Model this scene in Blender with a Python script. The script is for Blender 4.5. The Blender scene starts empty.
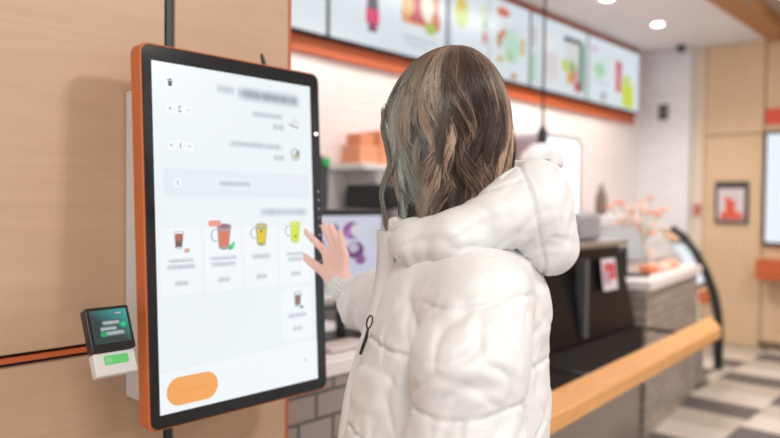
import bpy, math, random
import numpy as np
from mathutils import Vector, Matrix
random.seed(7); rng = np.random.default_rng(7)
scn = bpy.context.scene; COL = scn.collection
PI = math.pi
# ------------------------------------------------------------------ camera numbers
YAW, PITCH, ROLL, FPX = .7423, -.02513, .01133, 692.5
cy_, sy_ = math.cos(YAW), math.sin(YAW)
Fv = np.array([cy_, sy_, 0.]); Rv = np.array([sy_, -cy_, 0.]); Uv = np.array([0, 0, 1.])
Fv, Uv = Fv*math.cos(PITCH)+Uv*math.sin(PITCH), Uv*math.cos(PITCH)-Fv*math.sin(PITCH)
Rv, Uv = Rv*math.cos(ROLL)+Uv*math.sin(ROLL), Uv*math.cos(ROLL)-Rv*math.sin(ROLL)
CAM = np.array([0, 0, 1.4])
def at(x, y, ax, val):
    d = Rv*(x-390)/FPX-Uv*(y-219)/FPX+Fv
    return CAM+d*((val-CAM[ax])/d[ax])
# ------------------------------------------------------------------ materials
def new_mat(name):
    m = bpy.data.materials.new(name); m.use_nodes = True
    nt = m.node_tree; return m, nt, nt.nodes['Principled BSDF']
def mat(name, col, rough=.5, metal=0., em=0., emcol=None, bump=0., bscale=200., var=0., vscale=8., trans=0., coat=0., spec=.5, sheen=0.):
    m, nt, b = new_mat(name)
    c = (*col, 1)
    b.inputs['Base Color'].default_value = c
    b.inputs['Roughness'].default_value = rough; b.inputs['Metallic'].default_value = metal
    b.inputs['Transmission Weight'].default_value = trans; b.inputs['Coat Weight'].default_value = coat
    b.inputs['Specular IOR Level'].default_value = spec
    if sheen: b.inputs['Sheen Weight'].default_value = sheen
    if em:
        b.inputs['Emission Color'].default_value = (*(emcol or col), 1); b.inputs['Emission Strength'].default_value = em
    tc = nt.nodes.new('ShaderNodeTexCoord')
    if var:
        n = nt.nodes.new('ShaderNodeTexNoise'); n.inputs['Scale'].default_value = vscale; n.inputs['Detail'].default_value = 4
        nt.links.new(tc.outputs['Object'], n.inputs['Vector'])
        mx = nt.nodes.new('ShaderNodeMix'); mx.data_type = 'RGBA'
        mx.inputs['A'].default_value = tuple(v*(1-var) for v in col)+(1,); mx.inputs['B'].default_value = tuple(min(1, v*(1+var)) for v in col)+(1,)
        nt.links.new(n.outputs['Fac'], mx.inputs['Factor']); nt.links.new(mx.outputs['Result'], b.inputs['Base Color'])
    if bump:
        n = nt.nodes.new('ShaderNodeTexNoise'); n.inputs['Scale'].default_value = bscale; n.inputs['Detail'].default_value = 5
        nt.links.new(tc.outputs['Object'], n.inputs['Vector'])
        bp = nt.nodes.new('ShaderNodeBump'); bp.inputs['Strength'].default_value = bump; bp.inputs['Distance'].default_value = .004
        nt.links.new(n.outputs['Fac'], bp.inputs['Height']); nt.links.new(bp.outputs['Normal'], b.inputs['Normal'])
    return m
def emi(name, col, s=1.):
    m, nt, b = new_mat(name)
    b.inputs['Base Color'].default_value = (.02, .02, .02, 1); b.inputs['Roughness'].default_value = .25
    b.inputs['Emission Color'].default_value = (*col, 1); b.inputs['Emission Strength'].default_value = s
    return m
def srgb(r, g, b):
    f = lambda v: (v/255/12.92) if v/255 <= .04045 else ((v/255+.055)/1.055)**2.4
    return (f(r), f(g), f(b))
def wood(name, c1, c2, axis='X', scale=1., rough=.45):
    m, nt, b = new_mat(name)
    tc = nt.nodes.new('ShaderNodeTexCoord'); mp = nt.nodes.new('ShaderNodeMapping')
    nt.links.new(tc.outputs['Object'], mp.inputs['Vector'])
    s = {'X': (.35, 5, 3.2), 'Y': (5, .35, 3.2), 'Z': (5, 5, .3)}[axis]
    mp.inputs['Scale'].default_value = tuple(v*scale for v in s)
    n1 = nt.nodes.new('ShaderNodeTexNoise'); n1.inputs['Scale'].default_value = 1.6; n1.inputs['Detail'].default_value = 2; n1.inputs['Distortion'].default_value = .5
    nt.links.new(mp.outputs['Vector'], n1.inputs['Vector'])
    mu = nt.nodes.new('ShaderNodeMath'); mu.operation = 'MULTIPLY'; mu.inputs[1].default_value = 11
    nt.links.new(n1.outputs['Fac'], mu.inputs[0])
    fr = nt.nodes.new('ShaderNodeMath'); fr.operation = 'PINGPONG'; fr.inputs[1].default_value = .5
    nt.links.new(mu.outputs[0], fr.inputs[0])
    n2 = nt.nodes.new('ShaderNodeTexNoise'); n2.inputs['Scale'].default_value = 30; n2.inputs['Detail'].default_value = 6
    nt.links.new(mp.outputs['Vector'], n2.inputs['Vector'])
    a = nt.nodes.new('ShaderNodeMath'); a.operation = 'MULTIPLY_ADD'; a.inputs[1].default_value = .9
    nt.links.new(fr.outputs[0], a.inputs[0]); 
    h = nt.nodes.new('ShaderNodeMath'); h.operation = 'MULTIPLY'; h.inputs[1].default_value = .6
    nt.links.new(n2.outputs['Fac'], h.inputs[0]); nt.links.new(h.outputs[0], a.inputs[2])
    mx = nt.nodes.new('ShaderNodeMix'); mx.data_type = 'RGBA'; mx.clamp_factor = True
    mx.inputs['A'].default_value = (*c1, 1); mx.inputs['B'].default_value = (*c2, 1)
    nt.links.new(a.outputs[0], mx.inputs['Factor']); nt.links.new(mx.outputs['Result'], b.inputs['Base Color'])
    b.inputs['Roughness'].default_value = rough
    bp = nt.nodes.new('ShaderNodeBump'); bp.inputs['Strength'].default_value = .08; bp.inputs['Distance'].default_value = .002
    nt.links.new(n2.outputs['Fac'], bp.inputs['Height']); nt.links.new(bp.outputs['Normal'], b.inputs['Normal'])
    return m
def brick(name, c1, c2, mortar, bw, bh, m_=.006, rough=.5, offs=(0, 0, 0)):
    m, nt, b = new_mat(name)
    tc = nt.nodes.new('ShaderNodeTexCoord'); mp = nt.nodes.new('ShaderNodeMapping')
    nt.links.new(tc.outputs['Object'], mp.inputs['Vector'])
    sp = nt.nodes.new('ShaderNodeSeparateXYZ'); cb = nt.nodes.new('ShaderNodeCombineXYZ')
    mp.inputs['Location'].default_value = offs
    nt.links.new(mp.outputs['Vector'], sp.inputs[0])
    ad = nt.nodes.new('ShaderNodeMath'); ad.operation = 'ADD'
    nt.links.new(sp.outputs['X'], ad.inputs[0]); nt.links.new(sp.outputs['Y'], ad.inputs[1])
    nt.links.new(ad.outputs[0], cb.inputs['X']); nt.links.new(sp.outputs['Z'], cb.inputs['Y'])
    t = nt.nodes.new('ShaderNodeTexBrick'); t.inputs['Scale'].default_value = 1
    t.inputs['Brick Width'].default_value = bw; t.inputs['Row Height'].default_value = bh; t.inputs['Mortar Size'].default_value = m_
    t.inputs['Mortar Smooth'].default_value = .3
    t.inputs['Color1'].default_value = (*c1, 1); t.inputs['Color2'].default_value = (*c2, 1); t.inputs['Mortar'].default_value = (*mortar, 1)
    nt.links.new(cb.outputs[0], t.inputs['Vector']); nt.links.new(t.outputs['Color'], b.inputs['Base Color'])
    inv = nt.nodes.new('ShaderNodeMath'); inv.operation = 'SUBTRACT'; inv.inputs[0].default_value = 1; nt.links.new(t.outputs['Fac'], inv.inputs[1])
    bp = nt.nodes.new('ShaderNodeBump'); bp.inputs['Strength'].default_value = .6; bp.inputs['Distance'].default_value = .004
    nt.links.new(inv.outputs[0], bp.inputs['Height']); nt.links.new(bp.outputs['Normal'], b.inputs['Normal'])
    b.inputs['Roughness'].default_value = rough
    return m
# ------------------------------------------------------------------ mesh helpers
class MB:
    def __init__(s): s.v = []; s.f = []; s.m = []; s.mats = []
    def mi(s, m):
        if m not in s.mats: s.mats.append(m)
        return s.mats.index(m)
    def add(s, vs, fs, m):
        o = len(s.v); k = s.mi(m)
        s.v += [tuple(float(c) for c in v) for v in vs]; s.f += [tuple(i+o for i in f) for f in fs]; s.m += [k]*len(fs); return s
    def box(s, lo, hi, m, M=None):
        x0, y0, z0 = lo; x1, y1, z1 = hi
        vs = [(x0,y0,z0),(x1,y0,z0),(x1,y1,z0),(x0,y1,z0),(x0,y0,z1),(x1,y0,z1),(x1,y1,z1),(x0,y1,z1)]
        if M is not None: vs = [tuple(M @ Vector(v)) for v in vs]
        return s.add(vs, [(0,3,2,1),(4,5,6,7),(0,1,5,4),(1,2,6,5),(2,3,7,6),(3,0,4,7)], m)
    def tube(s, pts, rad, m, n=12, cap=True):
        pts = [Vector(p) for p in pts]; rad = rad if hasattr(rad, '__len__') else [rad]*len(pts)
        vs = []; fs = []; prev = None
        for i, p in enumerate(pts):
            d = (pts[min(i+1, len(pts)-1)]-pts[max(i-1, 0)]).normalized()
            if prev is None: u = d.orthogonal().normalized()
            else: u = (prev-d*prev.dot(d)).normalized()
            prev = u; w = d.cross(u)
            for k in range(n):
                a = 2*PI*k/n; vs.append(p+(u*math.cos(a)+w*math.sin(a))*rad[i])
        for i in range(len(pts)-1):
            for k in range(n): a = i*n+k; b = i*n+(k+1) % n; fs.append((a, b, b+n, a+n))
        if cap: fs.append(tuple(range(n-1, -1, -1))); fs.append(tuple((len(pts)-1)*n+k for k in range(n)))
        return s.add(vs, fs, m)
    def lathe(s, c, prof, m, n=24, axis='Z'):
        vs = []; fs = []; c = Vector(c)
        for (r, h) in prof:
            for k in range(n):
                a = 2*PI*k/n; x, y = r*math.cos(a), r*math.sin(a)
                vs.append(c+Vector({'Z': (x, y, h), 'Y': (x, h, y), 'X': (h, x, y)}[axis]))
        for i in range(len(prof)-1):
            for k in range(n): a = i*n+k; b = i*n+(k+1) % n; fs.append((a, b, b+n, a+n))
        fs.append(tuple(range(n-1, -1, -1))); fs.append(tuple((len(prof)-1)*n+k for k in range(n)))
        return s.add(vs, fs, m)
    def ell(s, c, r, m, n=16, k=10):
        vs = []; fs = []
        for i in range(k+1):
            t = PI*i/k
            for j in range(n):
                a = 2*PI*j/n; vs.append((c[0]+r[0]*math.sin(t)*math.cos(a), c[1]+r[1]*math.sin(t)*math.sin(a), c[2]-r[2]*math.cos(t)))
        for i in range(k):
            for j in range(n): a = i*n+j; b = i*n+(j+1) % n; fs.append((a, b, b+n, a+n))
        return s.add(vs, fs, m)
    def poly(s, pts, m, M=None):
        if M is not None: pts = [tuple(M @ Vector(p)) for p in pts]
        return s.add(pts, [tuple(range(len(pts)))], m)
    def prism(s, pts, h, m, M):            # outline in u,v extruded along w from h[0] to h[1], placed by M
        n = len(pts); vs = [M @ Vector((p[0], p[1], h[0])) for p in pts]+[M @ Vector((p[0], p[1], h[1])) for p in pts]
        fs = [tuple(range(n-1, -1, -1)), tuple(range(n, 2*n))]+[(i, (i+1) % n, (i+1) % n+n, i+n) for i in range(n)]
        return s.add(vs, fs, m)
    def build(s, name, parent=None, smooth=False, bevel=0, loc=None, seg=2):
        me = bpy.data.meshes.new(name); me.from_pydata(s.v, [], s.f); me.update()
        for m in s.mats: me.materials.append(m)
        me.polygons.foreach_set('material_index', s.m)
        o = bpy.data.objects.new(name, me); COL.objects.link(o)
        if smooth: me.polygons.foreach_set('use_smooth', [True]*len(me.polygons)); 
        if smooth == 'auto' or bevel:
            me.polygons.foreach_set('use_smooth', [True]*len(me.polygons))
            me.set_sharp_from_angle(angle=math.radians(40))
        if bevel:
            b = o.modifiers.new('bevel', 'BEVEL'); b.width = bevel; b.segments = seg; b.limit_method = 'ANGLE'; b.angle_limit = math.radians(40)
        if loc is not None: o.location = loc
        if parent is not None: o.parent = parent
        return o
def rrect(x0, y0, x1, y1, r, n=6):
    out = []
    for cx, cy, a0 in ((x1-r, y1-r, 0), (x0+r, y1-r, 90), (x0+r, y0+r, 180), (x1-r, y0+r, 270)):
        for k in range(n+1): a = math.radians(a0+90*k/n); out.append((cx+r*math.cos(a), cy+r*math.sin(a)))
    return out
def disc(cx, cy, rx, ry=None, n=20, rot=0.):
    ry = ry or rx; c, s = math.cos(rot), math.sin(rot)
    return [(cx+rx*math.cos(2*PI*k/n)*c-ry*math.sin(2*PI*k/n)*s, cy+rx*math.cos(2*PI*k/n)*s+ry*math.sin(2*PI*k/n)*c) for k in range(n)]
def tag(o, label, cat, group=None):
    o['label'] = label; o['category'] = cat
    if group: o['group'] = group
    return o
def thing(name, label, cat, loc=(0, 0, 0), rot=(0, 0, 0), group=None):
    o = bpy.data.objects.new(name, None); o.empty_display_size = .1; COL.objects.link(o)
    o.location = loc; o.rotation_euler = rot; return tag(o, label, cat, group)
def struct(name, mb, **k):
    o = mb.build(name, **k); o['kind'] = 'structure'; return o
# M for local part meshes of a thing whose Empty is at loc (unrotated): subtract loc
def dup(root, loc, label):
    r = root.copy(); COL.objects.link(r); r.location = loc; r['label'] = label
    for ch in list(root.children):
        c = ch.copy(); COL.objects.link(c); c.parent = r
        for g in ch.children: d = g.copy(); COL.objects.link(d); d.parent = c
    return r
# ------------------------------------------------------------------ palette
PLY = wood('birch_plywood', srgb(206, 174, 146), srgb(195, 162, 133))
PLYB = wood('warm_plywood', srgb(228, 198, 162), srgb(216, 184, 148), 'Z')
BEAMW = wood('oak_fascia', srgb(190, 132, 80), srgb(160, 104, 60), 'X')
RAILW = wood('golden_oak', srgb(242, 182, 112), srgb(220, 150, 84), 'X', 1.5, .4)
ORANGE = mat('orange_lacquer', srgb(204, 108, 56), .35, var=.03)
ORANGE_D = mat('orange_paint', srgb(196, 96, 52), .5, var=.05)
BLACK = mat('black_plastic', (.012, .012, .013), .35)
BLACKG = mat('black_glass_bezel', (.016, .017, .019), .12, bump=.01)
TEAL = mat('dark_teal_channel', (.03, .06, .065), .5)
WHITEP = mat('white_powder_coat', (.78, .77, .75), .5, bump=.02)
WHITEW = mat('white_paint', (.86, .85, .85), .7, bump=.03, bscale=120)
CEIL = mat('ceiling_paint', (.80, .78, .79), .8, bump=.02, bscale=40)
TOPW = mat('white_quartz', (.86, .82, .81), .3, var=.03, vscale=30)
STEEL = mat('brushed_steel', (.55, .55, .56), .3, 1., var=.1, vscale=20)
BRICK = brick('taupe_tile', srgb(168, 158, 153), srgb(156, 146, 141), srgb(92, 87, 88), .155, .09, .007, .35, offs=(.04, 0, -.03))
BRICK2 = brick('taupe_tile_far', srgb(176, 164, 155), srgb(150, 140, 132), srgb(120, 112, 106), .155, .06, .006, .4)
WTILE = brick('white_wall_tile', srgb(243, 233, 230), srgb(239, 229, 226), srgb(230, 219, 216), .15, .075, .003, .2)
WTILE2 = brick('white_column_tile', srgb(236, 234, 236), srgb(230, 229, 232), srgb(214, 213, 218), .15, .075, .003, .25)
GLASS = mat('clear_glass', (1, 1, 1), .02, trans=1.); GLASS.node_tree.nodes['Principled BSDF'].inputs['IOR'].default_value = 1.1
# ------------------------------------------------------------------ room
FL = 'floor'
tl = mat('beige_floor_tile', srgb(216, 206, 196), .35, var=.05, vscale=3); tm = mat('taupe_floor_tile', srgb(192, 182, 170), .35, var=.06, vscale=3)
td = mat('charcoal_floor_tile', srgb(96, 92, 94), .4, var=.1, vscale=3); tg = mat('floor_grout', srgb(150, 142, 136), .7)
mb = MB(); mb.box((-3, -3.5, -.06), (7.6, 3.3, -.004), tg)
for c in range(-7, 7):
    y0 = -.2+.5*c; x = 4.40+.5*(c % 2)-8
    while x < 7.6:
        for (a, b, m) in ((0, .33, td), (.33, .665, tl), (.665, 1.0, tm)):
            if x+a > -3 and x+b < 7.62 and y0 > -3.5 and y0+.5 < 3.31: mb.box((x+a+.002, y0+.002, -.02), (x+b-.002, y0+.498, 0), m)
        x += 1.0
struct('floor', mb)
WY, WE = 1.5, 1.215
mb = MB()
mb.box((-2.2, WY, 1.083), (.845, WY+.16, 3.3), PLY); mb.box((-2.2, WY, 0), (.845, WY+.16, 1.056), PLY)
mb.box((.872, WY, 0), (WE, WY+.16, 3.3), PLY)
mb.box((-2.2, WY+.02, .5), (WE-.01, WY+.16, 1.4), BLACK)
struct('wall_left', mb, bevel=.001, seg=1)
struct('trim_1', MB().box((-2.2, WY+.004, 1.064), (.845, WY+.02, 1.075), ORANGE_D))
mb = MB(); mb.box((.845, WY+.012, 0), (.872, WY+.16, 3.3), BLACK); mb.box((.852, WY+.004, 0), (.866, WY+.012, 3.3), TEAL)
struct('trim_2', mb)
struct('trim_3', MB().box((WE, WY-.001, 0), (WE+.009, WY+.17, 3.3), ORANGE_D))
YB = 3.1
mb = MB(); mb.box((.4, YB, 0), (7.5, YB+.12, 3.5), WTILE); struct('wall_back', mb)
mb = MB(); mb.box((-2.2, WY+.165, 0), (-2.1, YB, 3.3), WHITEW); struct('wall_side', mb)
# orange band under and over the menu boards
mb = MB(); mb.box((1.3, YB-.035, 2.25), (7.14, YB, 2.345), ORANGE_D); struct('trim_4', mb)
mb = MB(); mb.box((1.3, YB-.06, 2.975), (7.14, YB, 3.02), ORANGE_D); mb.box((7.115, YB-.07, 2.345), (7.14, YB, 2.975), ORANGE_D); struct('trim_5', mb)
XR = 7.45
mb = MB(); mb.box((7.32, 2.56, 0), (7.6, YB, 3.02), WTILE2); struct('wall_column', mb)
mb = MB(); 
mb.box((XR, 2.457, 0), (XR+.1, 2.57, 3.02), mat('pale_edge_panel', srgb(232, 214, 192), .6))
for (a, b) in ((1.90, 2.449), (1.30, 1.888), (.1, 1.288), (-1.2, .088), (-3.5, -1.212)):
    for (z0, z1) in ((0.0, 2.105), (2.117, 3.1)): mb.box((XR, a, z0), (XR+.1, b, z1), PLYB)
mb.box((XR+.01, -3.5, 0), (XR+.1, 2.56, 3.5), mat('panel_joint', srgb(110, 80, 50), .7))
struct('wall_right', mb, bevel=.002, seg=1)
mb = MB(); mb.box((-3, 1.86, 3.02), (7.6, 3.3, 3.1), CEIL); mb.box((-3, -3.5, 3.10), (7.6, 1.65, 3.18), mat('ceiling_upper', (.5, .44, .38), .8, var=.04)); struct('ceiling', mb)
mb = MB(); mb.box((WE+.01, 1.65, 2.985), (7.44, 1.86, 3.2), BEAMW); struct('trim_6', mb, bevel=.004)
struct('baseboard_right', MB().box((XR-.012, -3.5, 0), (XR, 1.9, .08), mat('dark_skirting', srgb(120, 100, 80), .5)))
# ------------------------------------------------------------------ kiosk
KC = Vector((.9420, 1.3175, 1.3235)); tilt = math.atan(.055)
KU = Vector((0, math.sin(tilt), math.cos(tilt))); KN = Vector((0, -math.cos(tilt), math.sin(tilt)))
KM = Matrix(((1, KN.x*0, 0, 0), (0, 0, 0, 0), (0, 0, 0, 0), (0, 0, 0, 1)))
KM = Matrix.Identity(4)
for i in range(3): KM[i][0] = (1, 0, 0)[i]; KM[i][1] = KU[i]; KM[i][2] = KN[i]      # u, v, w -> axes (relative to the kiosk's Empty)
kiosk = thing('ordering_kiosk', 'tall orange-cased touchscreen ordering kiosk on the plywood wall, lit white screen', 'kiosk', KC)
HU, HV = .239, .3965
mb = MB(); mb.prism(rrect(-HU-.004, -HV-.004, HU+.004, HV+.004, .02), (-.042, -.002), ORANGE, KM); mb.build('casing', kiosk, bevel=.003)
mb = MB(); mb.prism(rrect(-HU, -HV, HU, HV, .018), (-.006, .0015), BLACKG, KM); bez = mb.build('bezel', kiosk, bevel=.001)
dots = MB(); DOT = mat('sensor_dot', (.5, .5, .55), .4)
for k in range(9):
    v = .10-.022*k
    dots.prism(disc(.229, v, .0022, n=10), (.0014, .002), DOT, KM)
dots.build('sensor_dots', bez)
gl = MB(); gl.prism(disc(.2265, .246, .0055, .004), (.0014, .0024), emi('camera_light', (1, .97, .9), 3), KM); gl.build('camera_light', bez)
# screen: one mesh, its picture in layered faces
SW = srgb(233, 240, 244)
S_BG = emi('screen_white', SW, 1.0); S_CARD = emi('screen_card', srgb(238, 244, 248), 1.0); S_CARD2 = emi('screen_card_grey', srgb(225, 232, 238), 1.0)
S_LINE = emi('screen_line', srgb(226, 233, 239), 1.); S_DARK = emi('screen_ink', srgb(50, 58, 70), 1.); S_OR = emi('screen_button', srgb(240, 166, 92), 1.)
S_MARK = emi('screen_button_text', srgb(238, 160, 84), 1.)
def blur_mat(name, bg, ink, strength, seed):   # a line of letters seen out of focus
    m, nt, b = new_mat(name)
    b.inputs['Base Color'].default_value = (.02, .02, .02, 1); b.inputs['Roughness'].default_value = .25
    uv = nt.nodes.new('ShaderNodeUVMap'); sp = nt.nodes.new('ShaderNodeSeparateXYZ'); nt.links.new(uv.outputs[0], sp.inputs[0])
    def smooth(src, w):
        a = nt.nodes.new('ShaderNodeMath'); a.operation = 'PINGPONG'; a.inputs[1].default_value = .5; nt.links.new(src, a.inputs[0])
        r = nt.nodes.new('ShaderNodeMapRange'); r.interpolation_type = 'SMOOTHSTEP'; r.inputs['From Min'].default_value = 0; r.inputs['From Max'].default_value = w
        nt.links.new(a.outputs[0], r.inputs['Value']); return r.outputs[0]
    sx = smooth(sp.outputs['X'], .14); sv = smooth(sp.outputs['Y'], .5)
    n = nt.nodes.new('ShaderNodeTexNoise'); n.noise_dimensions = '1D'; n.inputs['Scale'].default_value = 9; n.inputs['Detail'].default_value = 3
    a = nt.nodes.new('ShaderNodeMath'); a.operation = 'ADD'; a.inputs[1].default_value = seed*7.3; nt.links.new(sp.outputs['X'], a.inputs[0]); nt.links.new(a.outputs[0], n.inputs['W'])
    r = nt.nodes.new('ShaderNodeMapRange'); r.inputs['From Min'].default_value = .3; r.inputs['From Max'].default_value = .7; r.inputs['To Min'].default_value = .74; nt.links.new(n.outputs['Fac'], r.inputs['Value'])
    f = None
    for o in (sx, sv, r.outputs[0]):
        if f is None: f = o; continue
        q = nt.nodes.new('ShaderNodeMath'); q.operation = 'MULTIPLY'; nt.links.new(f, q.inputs[0]); nt.links.new(o, q.inputs[1]); f = q.outputs[0]
    q = nt.nodes.new('ShaderNodeMath'); q.operation = 'MULTIPLY'; q.inputs[1].default_value = strength; nt.links.new(f, q.inputs[0])
    mx = nt.nodes.new('ShaderNodeMix'); mx.data_type = 'RGBA'; mx.inputs['A'].default_value = (*bg, 1); mx.inputs['B'].default_value = (*ink, 1)
    nt.links.new(q.outputs[0], mx.inputs['Factor']); nt.links.new(mx.outputs['Result'], b.inputs['Emission Color']); b.inputs['Emission Strength'].default_value = 1
    return m
INK = srgb(120, 132, 146)
BL = [blur_mat('soft_text_%d' % i, srgb(238, 244, 248) if i < 3 else SW, INK, .5, i+1) for i in range(6)]
BH = blur_mat('soft_heading', SW, srgb(96, 110, 128), .8, 9)
class Screen(MB):
    def __init__(s): super().__init__(); s.h = .0016; s.uvf = []
    def lay(s, pts, m, step=True):
        if step: s.h += .00004
        n0 = len(s.f); s.poly([(p[0]-.003, p[1]+.0015, s.h) for p in pts], m, KM)
        xs = [p[0] for p in pts]; ys = [p[1] for p in pts]
        for p in pts: s.uvf.append(((p[0]-min(xs))/(max(xs)-min(xs)+1e-9), (p[1]-min(ys))/(max(ys)-min(ys)+1e-9)))
    def bar(s, x0, x1, yc, h, m):
        if m.name.startswith('soft'): h *= 1.9
        s.lay([(x0, yc-h/2), (x1, yc-h/2), (x1, yc+h/2), (x0, yc+h/2)], m)
def font_poly(txt, cx, cy, size, mirror):
    cu = bpy.data.curves.new('glyph', 'FONT'); cu.body = txt; cu.size = size; cu.align_x = 'CENTER'; cu.align_y = 'CENTER'; cu.resolution_u = 3
    o = bpy.data.objects.new('glyph', cu); COL.objects.link(o); dg = bpy.context.evaluated_depsgraph_get()
    me = bpy.data.meshes.new_from_object(o.evaluated_get(dg)); vs = [((-v.co.x if mirror else v.co.x)+cx, v.co.y+cy) for v in me.vertices]
    fs = [[vs[i] for i in (reversed(p.vertices) if mirror else p.vertices)] for p in me.polygons]
    bpy.data.objects.remove(o); bpy.data.meshes.remove(me); bpy.data.curves.remove(cu); return fs
sc_ = Screen()
X0, X1, Y0, Y1 = -.2165, .2125, -.370, .362
sc_.lay([(X0, Y0), (X1, Y0), (X1, Y1), (X0, Y1)], S_BG)
sc_.lay(rrect(-.196, .082, .200, .140, .008), S_LINE)
for i, x in enumerate((-.160, -.055, .048, .150)):
    sc_.lay(rrect(x-.049, -.128, x+.049, .015, .008), S_LINE); sc_.lay(rrect(x-.0483, -.1273, x+.0483, .0143, .008), S_CARD)
sc_.lay(rrect(.101, -.262, .199, -.138, .008), S_LINE); sc_.lay(rrect(.1017, -.2613, .1983, -.1387, .008), S_CARD)
sc_.lay([(X0, Y0), (X1, Y0), (X1, -.270), (X0, -.284)], S_LINE); sc_.lay([(X0, Y0), (X1, Y0), (X1, -.271), (X0, -.285)], S_CARD)
sc_.bar(-.065, .0, .323, .016, BL[3]); sc_.bar(-.015, .185, .320, .024, BH)
sc_.bar(.028, .128, .276, .012, BL[4]); sc_.bar(.09, .128, .251, .012, BL[5])
sc_.bar(-.042, .127, .2025, .012, BL[3]); sc_.bar(.09, .127, .177, .012, BL[4])
sc_.bar(-.068, .03, .111, .012, BL[3]); sc_.bar(.04, .2, .047, .016, BL[5])
for x, w1, w2 in ((-.16, .034, .038), (-.055, .04, .036), (.048, .03, .0), (.15, .032, .026)):
    sc_.bar(x-w1, x+w1, -.056, .010, BL[1])
    if w2: sc_.bar(x-w2, x+w2, -.068, .010, BL[2])
    sc_.bar(x-.018, x+.018, -.103, .010, BL[0])
sc_.bar(.118, .184, -.205, .010, BL[1]); sc_.bar(.135, .168, -.237, .010, BL[2])
# trash button, quantity pills with mirrored digits, chevrons
sc_.lay(disc(-.176, .321, .013), S_CARD)
sc_.lay([(-.180, .3130), (-.172, .3130), (-.1708, .324), (-.1812, .324)], S_DARK); sc_.bar(-.1825, -.1695, .3262, .0018, S_DARK); sc_.bar(-.178, -.174, .3285, .0018, S_DARK)
for yc, t in ((.266, '2'), (.1885, '1')):
    sc_.lay(rrect(-.190, yc-.012, -.118, yc+.012, .0119), S_CARD2); sc_.lay(rrect(-.189, yc-.0112, -.119, yc+.0112, .0111), S_CARD)
    sc_.bar(-.1805, -.1745, yc, .0012, S_DARK); sc_.bar(-.1781, -.1769, yc, .006, S_DARK); sc_.bar(-.1375, -.1305, yc, .0012, S_DARK)
    sc_.h += .00004
    for p in font_poly(t, -.155, yc, .0185, True): sc_.lay(p, S_DARK, False)
sc_.lay(disc(-.164, .110, .011), S_CARD2); sc_.lay(disc(-.164, .110, .0105), S_CARD)
for sgn in (1, -1): sc_.lay([(-.1665, .110), (-.1650, .110), (-.1615, .110+.005*sgn), (-.163, .110+.005*sgn)][::sgn], S_DARK)
sc_.lay(disc(.172, -.317, .021), S_LINE); sc_.lay(disc(.172, -.317, .0204), S_CARD)
for sgn in (1, -1): sc_.lay([(.1755, -.317), (.174, -.317), (.170, -.317+.005*sgn), (.1715, -.317+.005*sgn)][::-sgn], S_DARK)
# order button
sc_.lay(rrect(-.202, -.357, -.079, -.298, .029, 10), S_OR); sc_.bar(-.175, -.105, -.328, .006, S_MARK)
# small pictures
sc_.lay(disc(.163, .121, .011), emi('lilac_disc', srgb(226, 230, 242)))
g1 = emi('cake_grey', srgb(196, 205, 208)); g2 = emi('cake_light', srgb(222, 228, 230)); g3 = emi('cake_dark', srgb(120, 128, 132))
sc_.lay([(.140, .262), (.158, .282), (.172, .262), (.170, .254)], g2); sc_.lay([(.140, .262), (.170, .254), (.170, .2515), (.140, .259)], g3)
sc_.lay(disc(.158, .188, .016, .017), g1); sc_.lay(disc(.156, .193, .009, .007), g2); sc_.lay(disc(.160, .184, .006, .005), emi('bun', srgb(190, 180, 120))); sc_.lay(disc(.165, .192, .004, .006), g3)
def mug(x, y, s, body, rim, top, handle=True):
    e = S_LINE
    if handle: sc_.lay(disc(x-.021*s, y+.004, .011*s, .013*s), emi('mug_handle_grey', srgb(170, 176, 182))); sc_.lay(disc(x-.020*s, y+.004, .009*s, .011*s), S_CARD)
    sc_.lay([(x-.014*s, y-.022*s), (x+.010*s, y-.024*s), (x+.017*s, y+.022*s), (x-.017*s, y+.022*s)], rim)
    sc_.lay([(x-.011*s, y-.019*s), (x+.008*s, y-.020*s), (x+.012*s, y+.012*s), (x-.012*s, y+.012*s)], body)
    sc_.lay(disc(x, y+.022*s, .0175*s, .0055*s), rim); sc_.lay(disc(x, y+.021*s, .014*s, .0038*s), top)
    sc_.lay(disc(x-.001, y-.022*s, .011*s, .004*s), rim)
M_gl = emi('cup_glass', srgb(178, 184, 188)); 
mug(-.165, -.012, .75, emi('cocoa', srgb(120, 92, 86)), emi('cup_pale', srgb(205, 210, 214)), emi('cocoa_top', srgb(226, 232, 236)), False)
sc_.lay([(-.174, -.012), (-.156, -.012), (-.156, .002), (-.174, .002)], emi('caramel_layer', srgb(176, 104, 76))); sc_.lay(disc(-.147, -.034, .007, .005), emi('cookie', srgb(216, 176, 150)))
mug(-.053, -.008, 1.1, emi('red_tea', srgb(220, 118, 90)), emi('mug_glass_rose', srgb(172, 150, 152)), emi('berry_top', srgb(140, 112, 130)))
sc_.lay(disc(-.036, -.031, .009, .006, rot=.5), emi('mint_leaf', srgb(70, 196, 120))); sc_.lay(disc(-.030, -.024, .006, .004, rot=1.), emi('mint_leaf_light', srgb(90, 212, 140)))
sc_.lay(rrect(-.093, .016, -.061, .029, .004), emi('red_badge', srgb(236, 150, 132)))
mug(.049, -.006, 1.0, emi('citrus_tea', srgb(226, 200, 40)), emi('mug_glass_olive', srgb(172, 172, 128)), emi('citrus_top', srgb(196, 190, 140))); sc_.lay(disc(.048, .002, .003), emi('berry_dot', srgb(110, 80, 40)))
mug(.150, -.003, 1.0, emi('lime_tea', srgb(212, 226, 50)), emi('mug_glass_lime', srgb(206, 216, 120)), emi('lime_top', srgb(220, 230, 110))); sc_.lay(disc(.150, -.013, .003), emi('lime_dot', srgb(120, 120, 40)))
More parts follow.
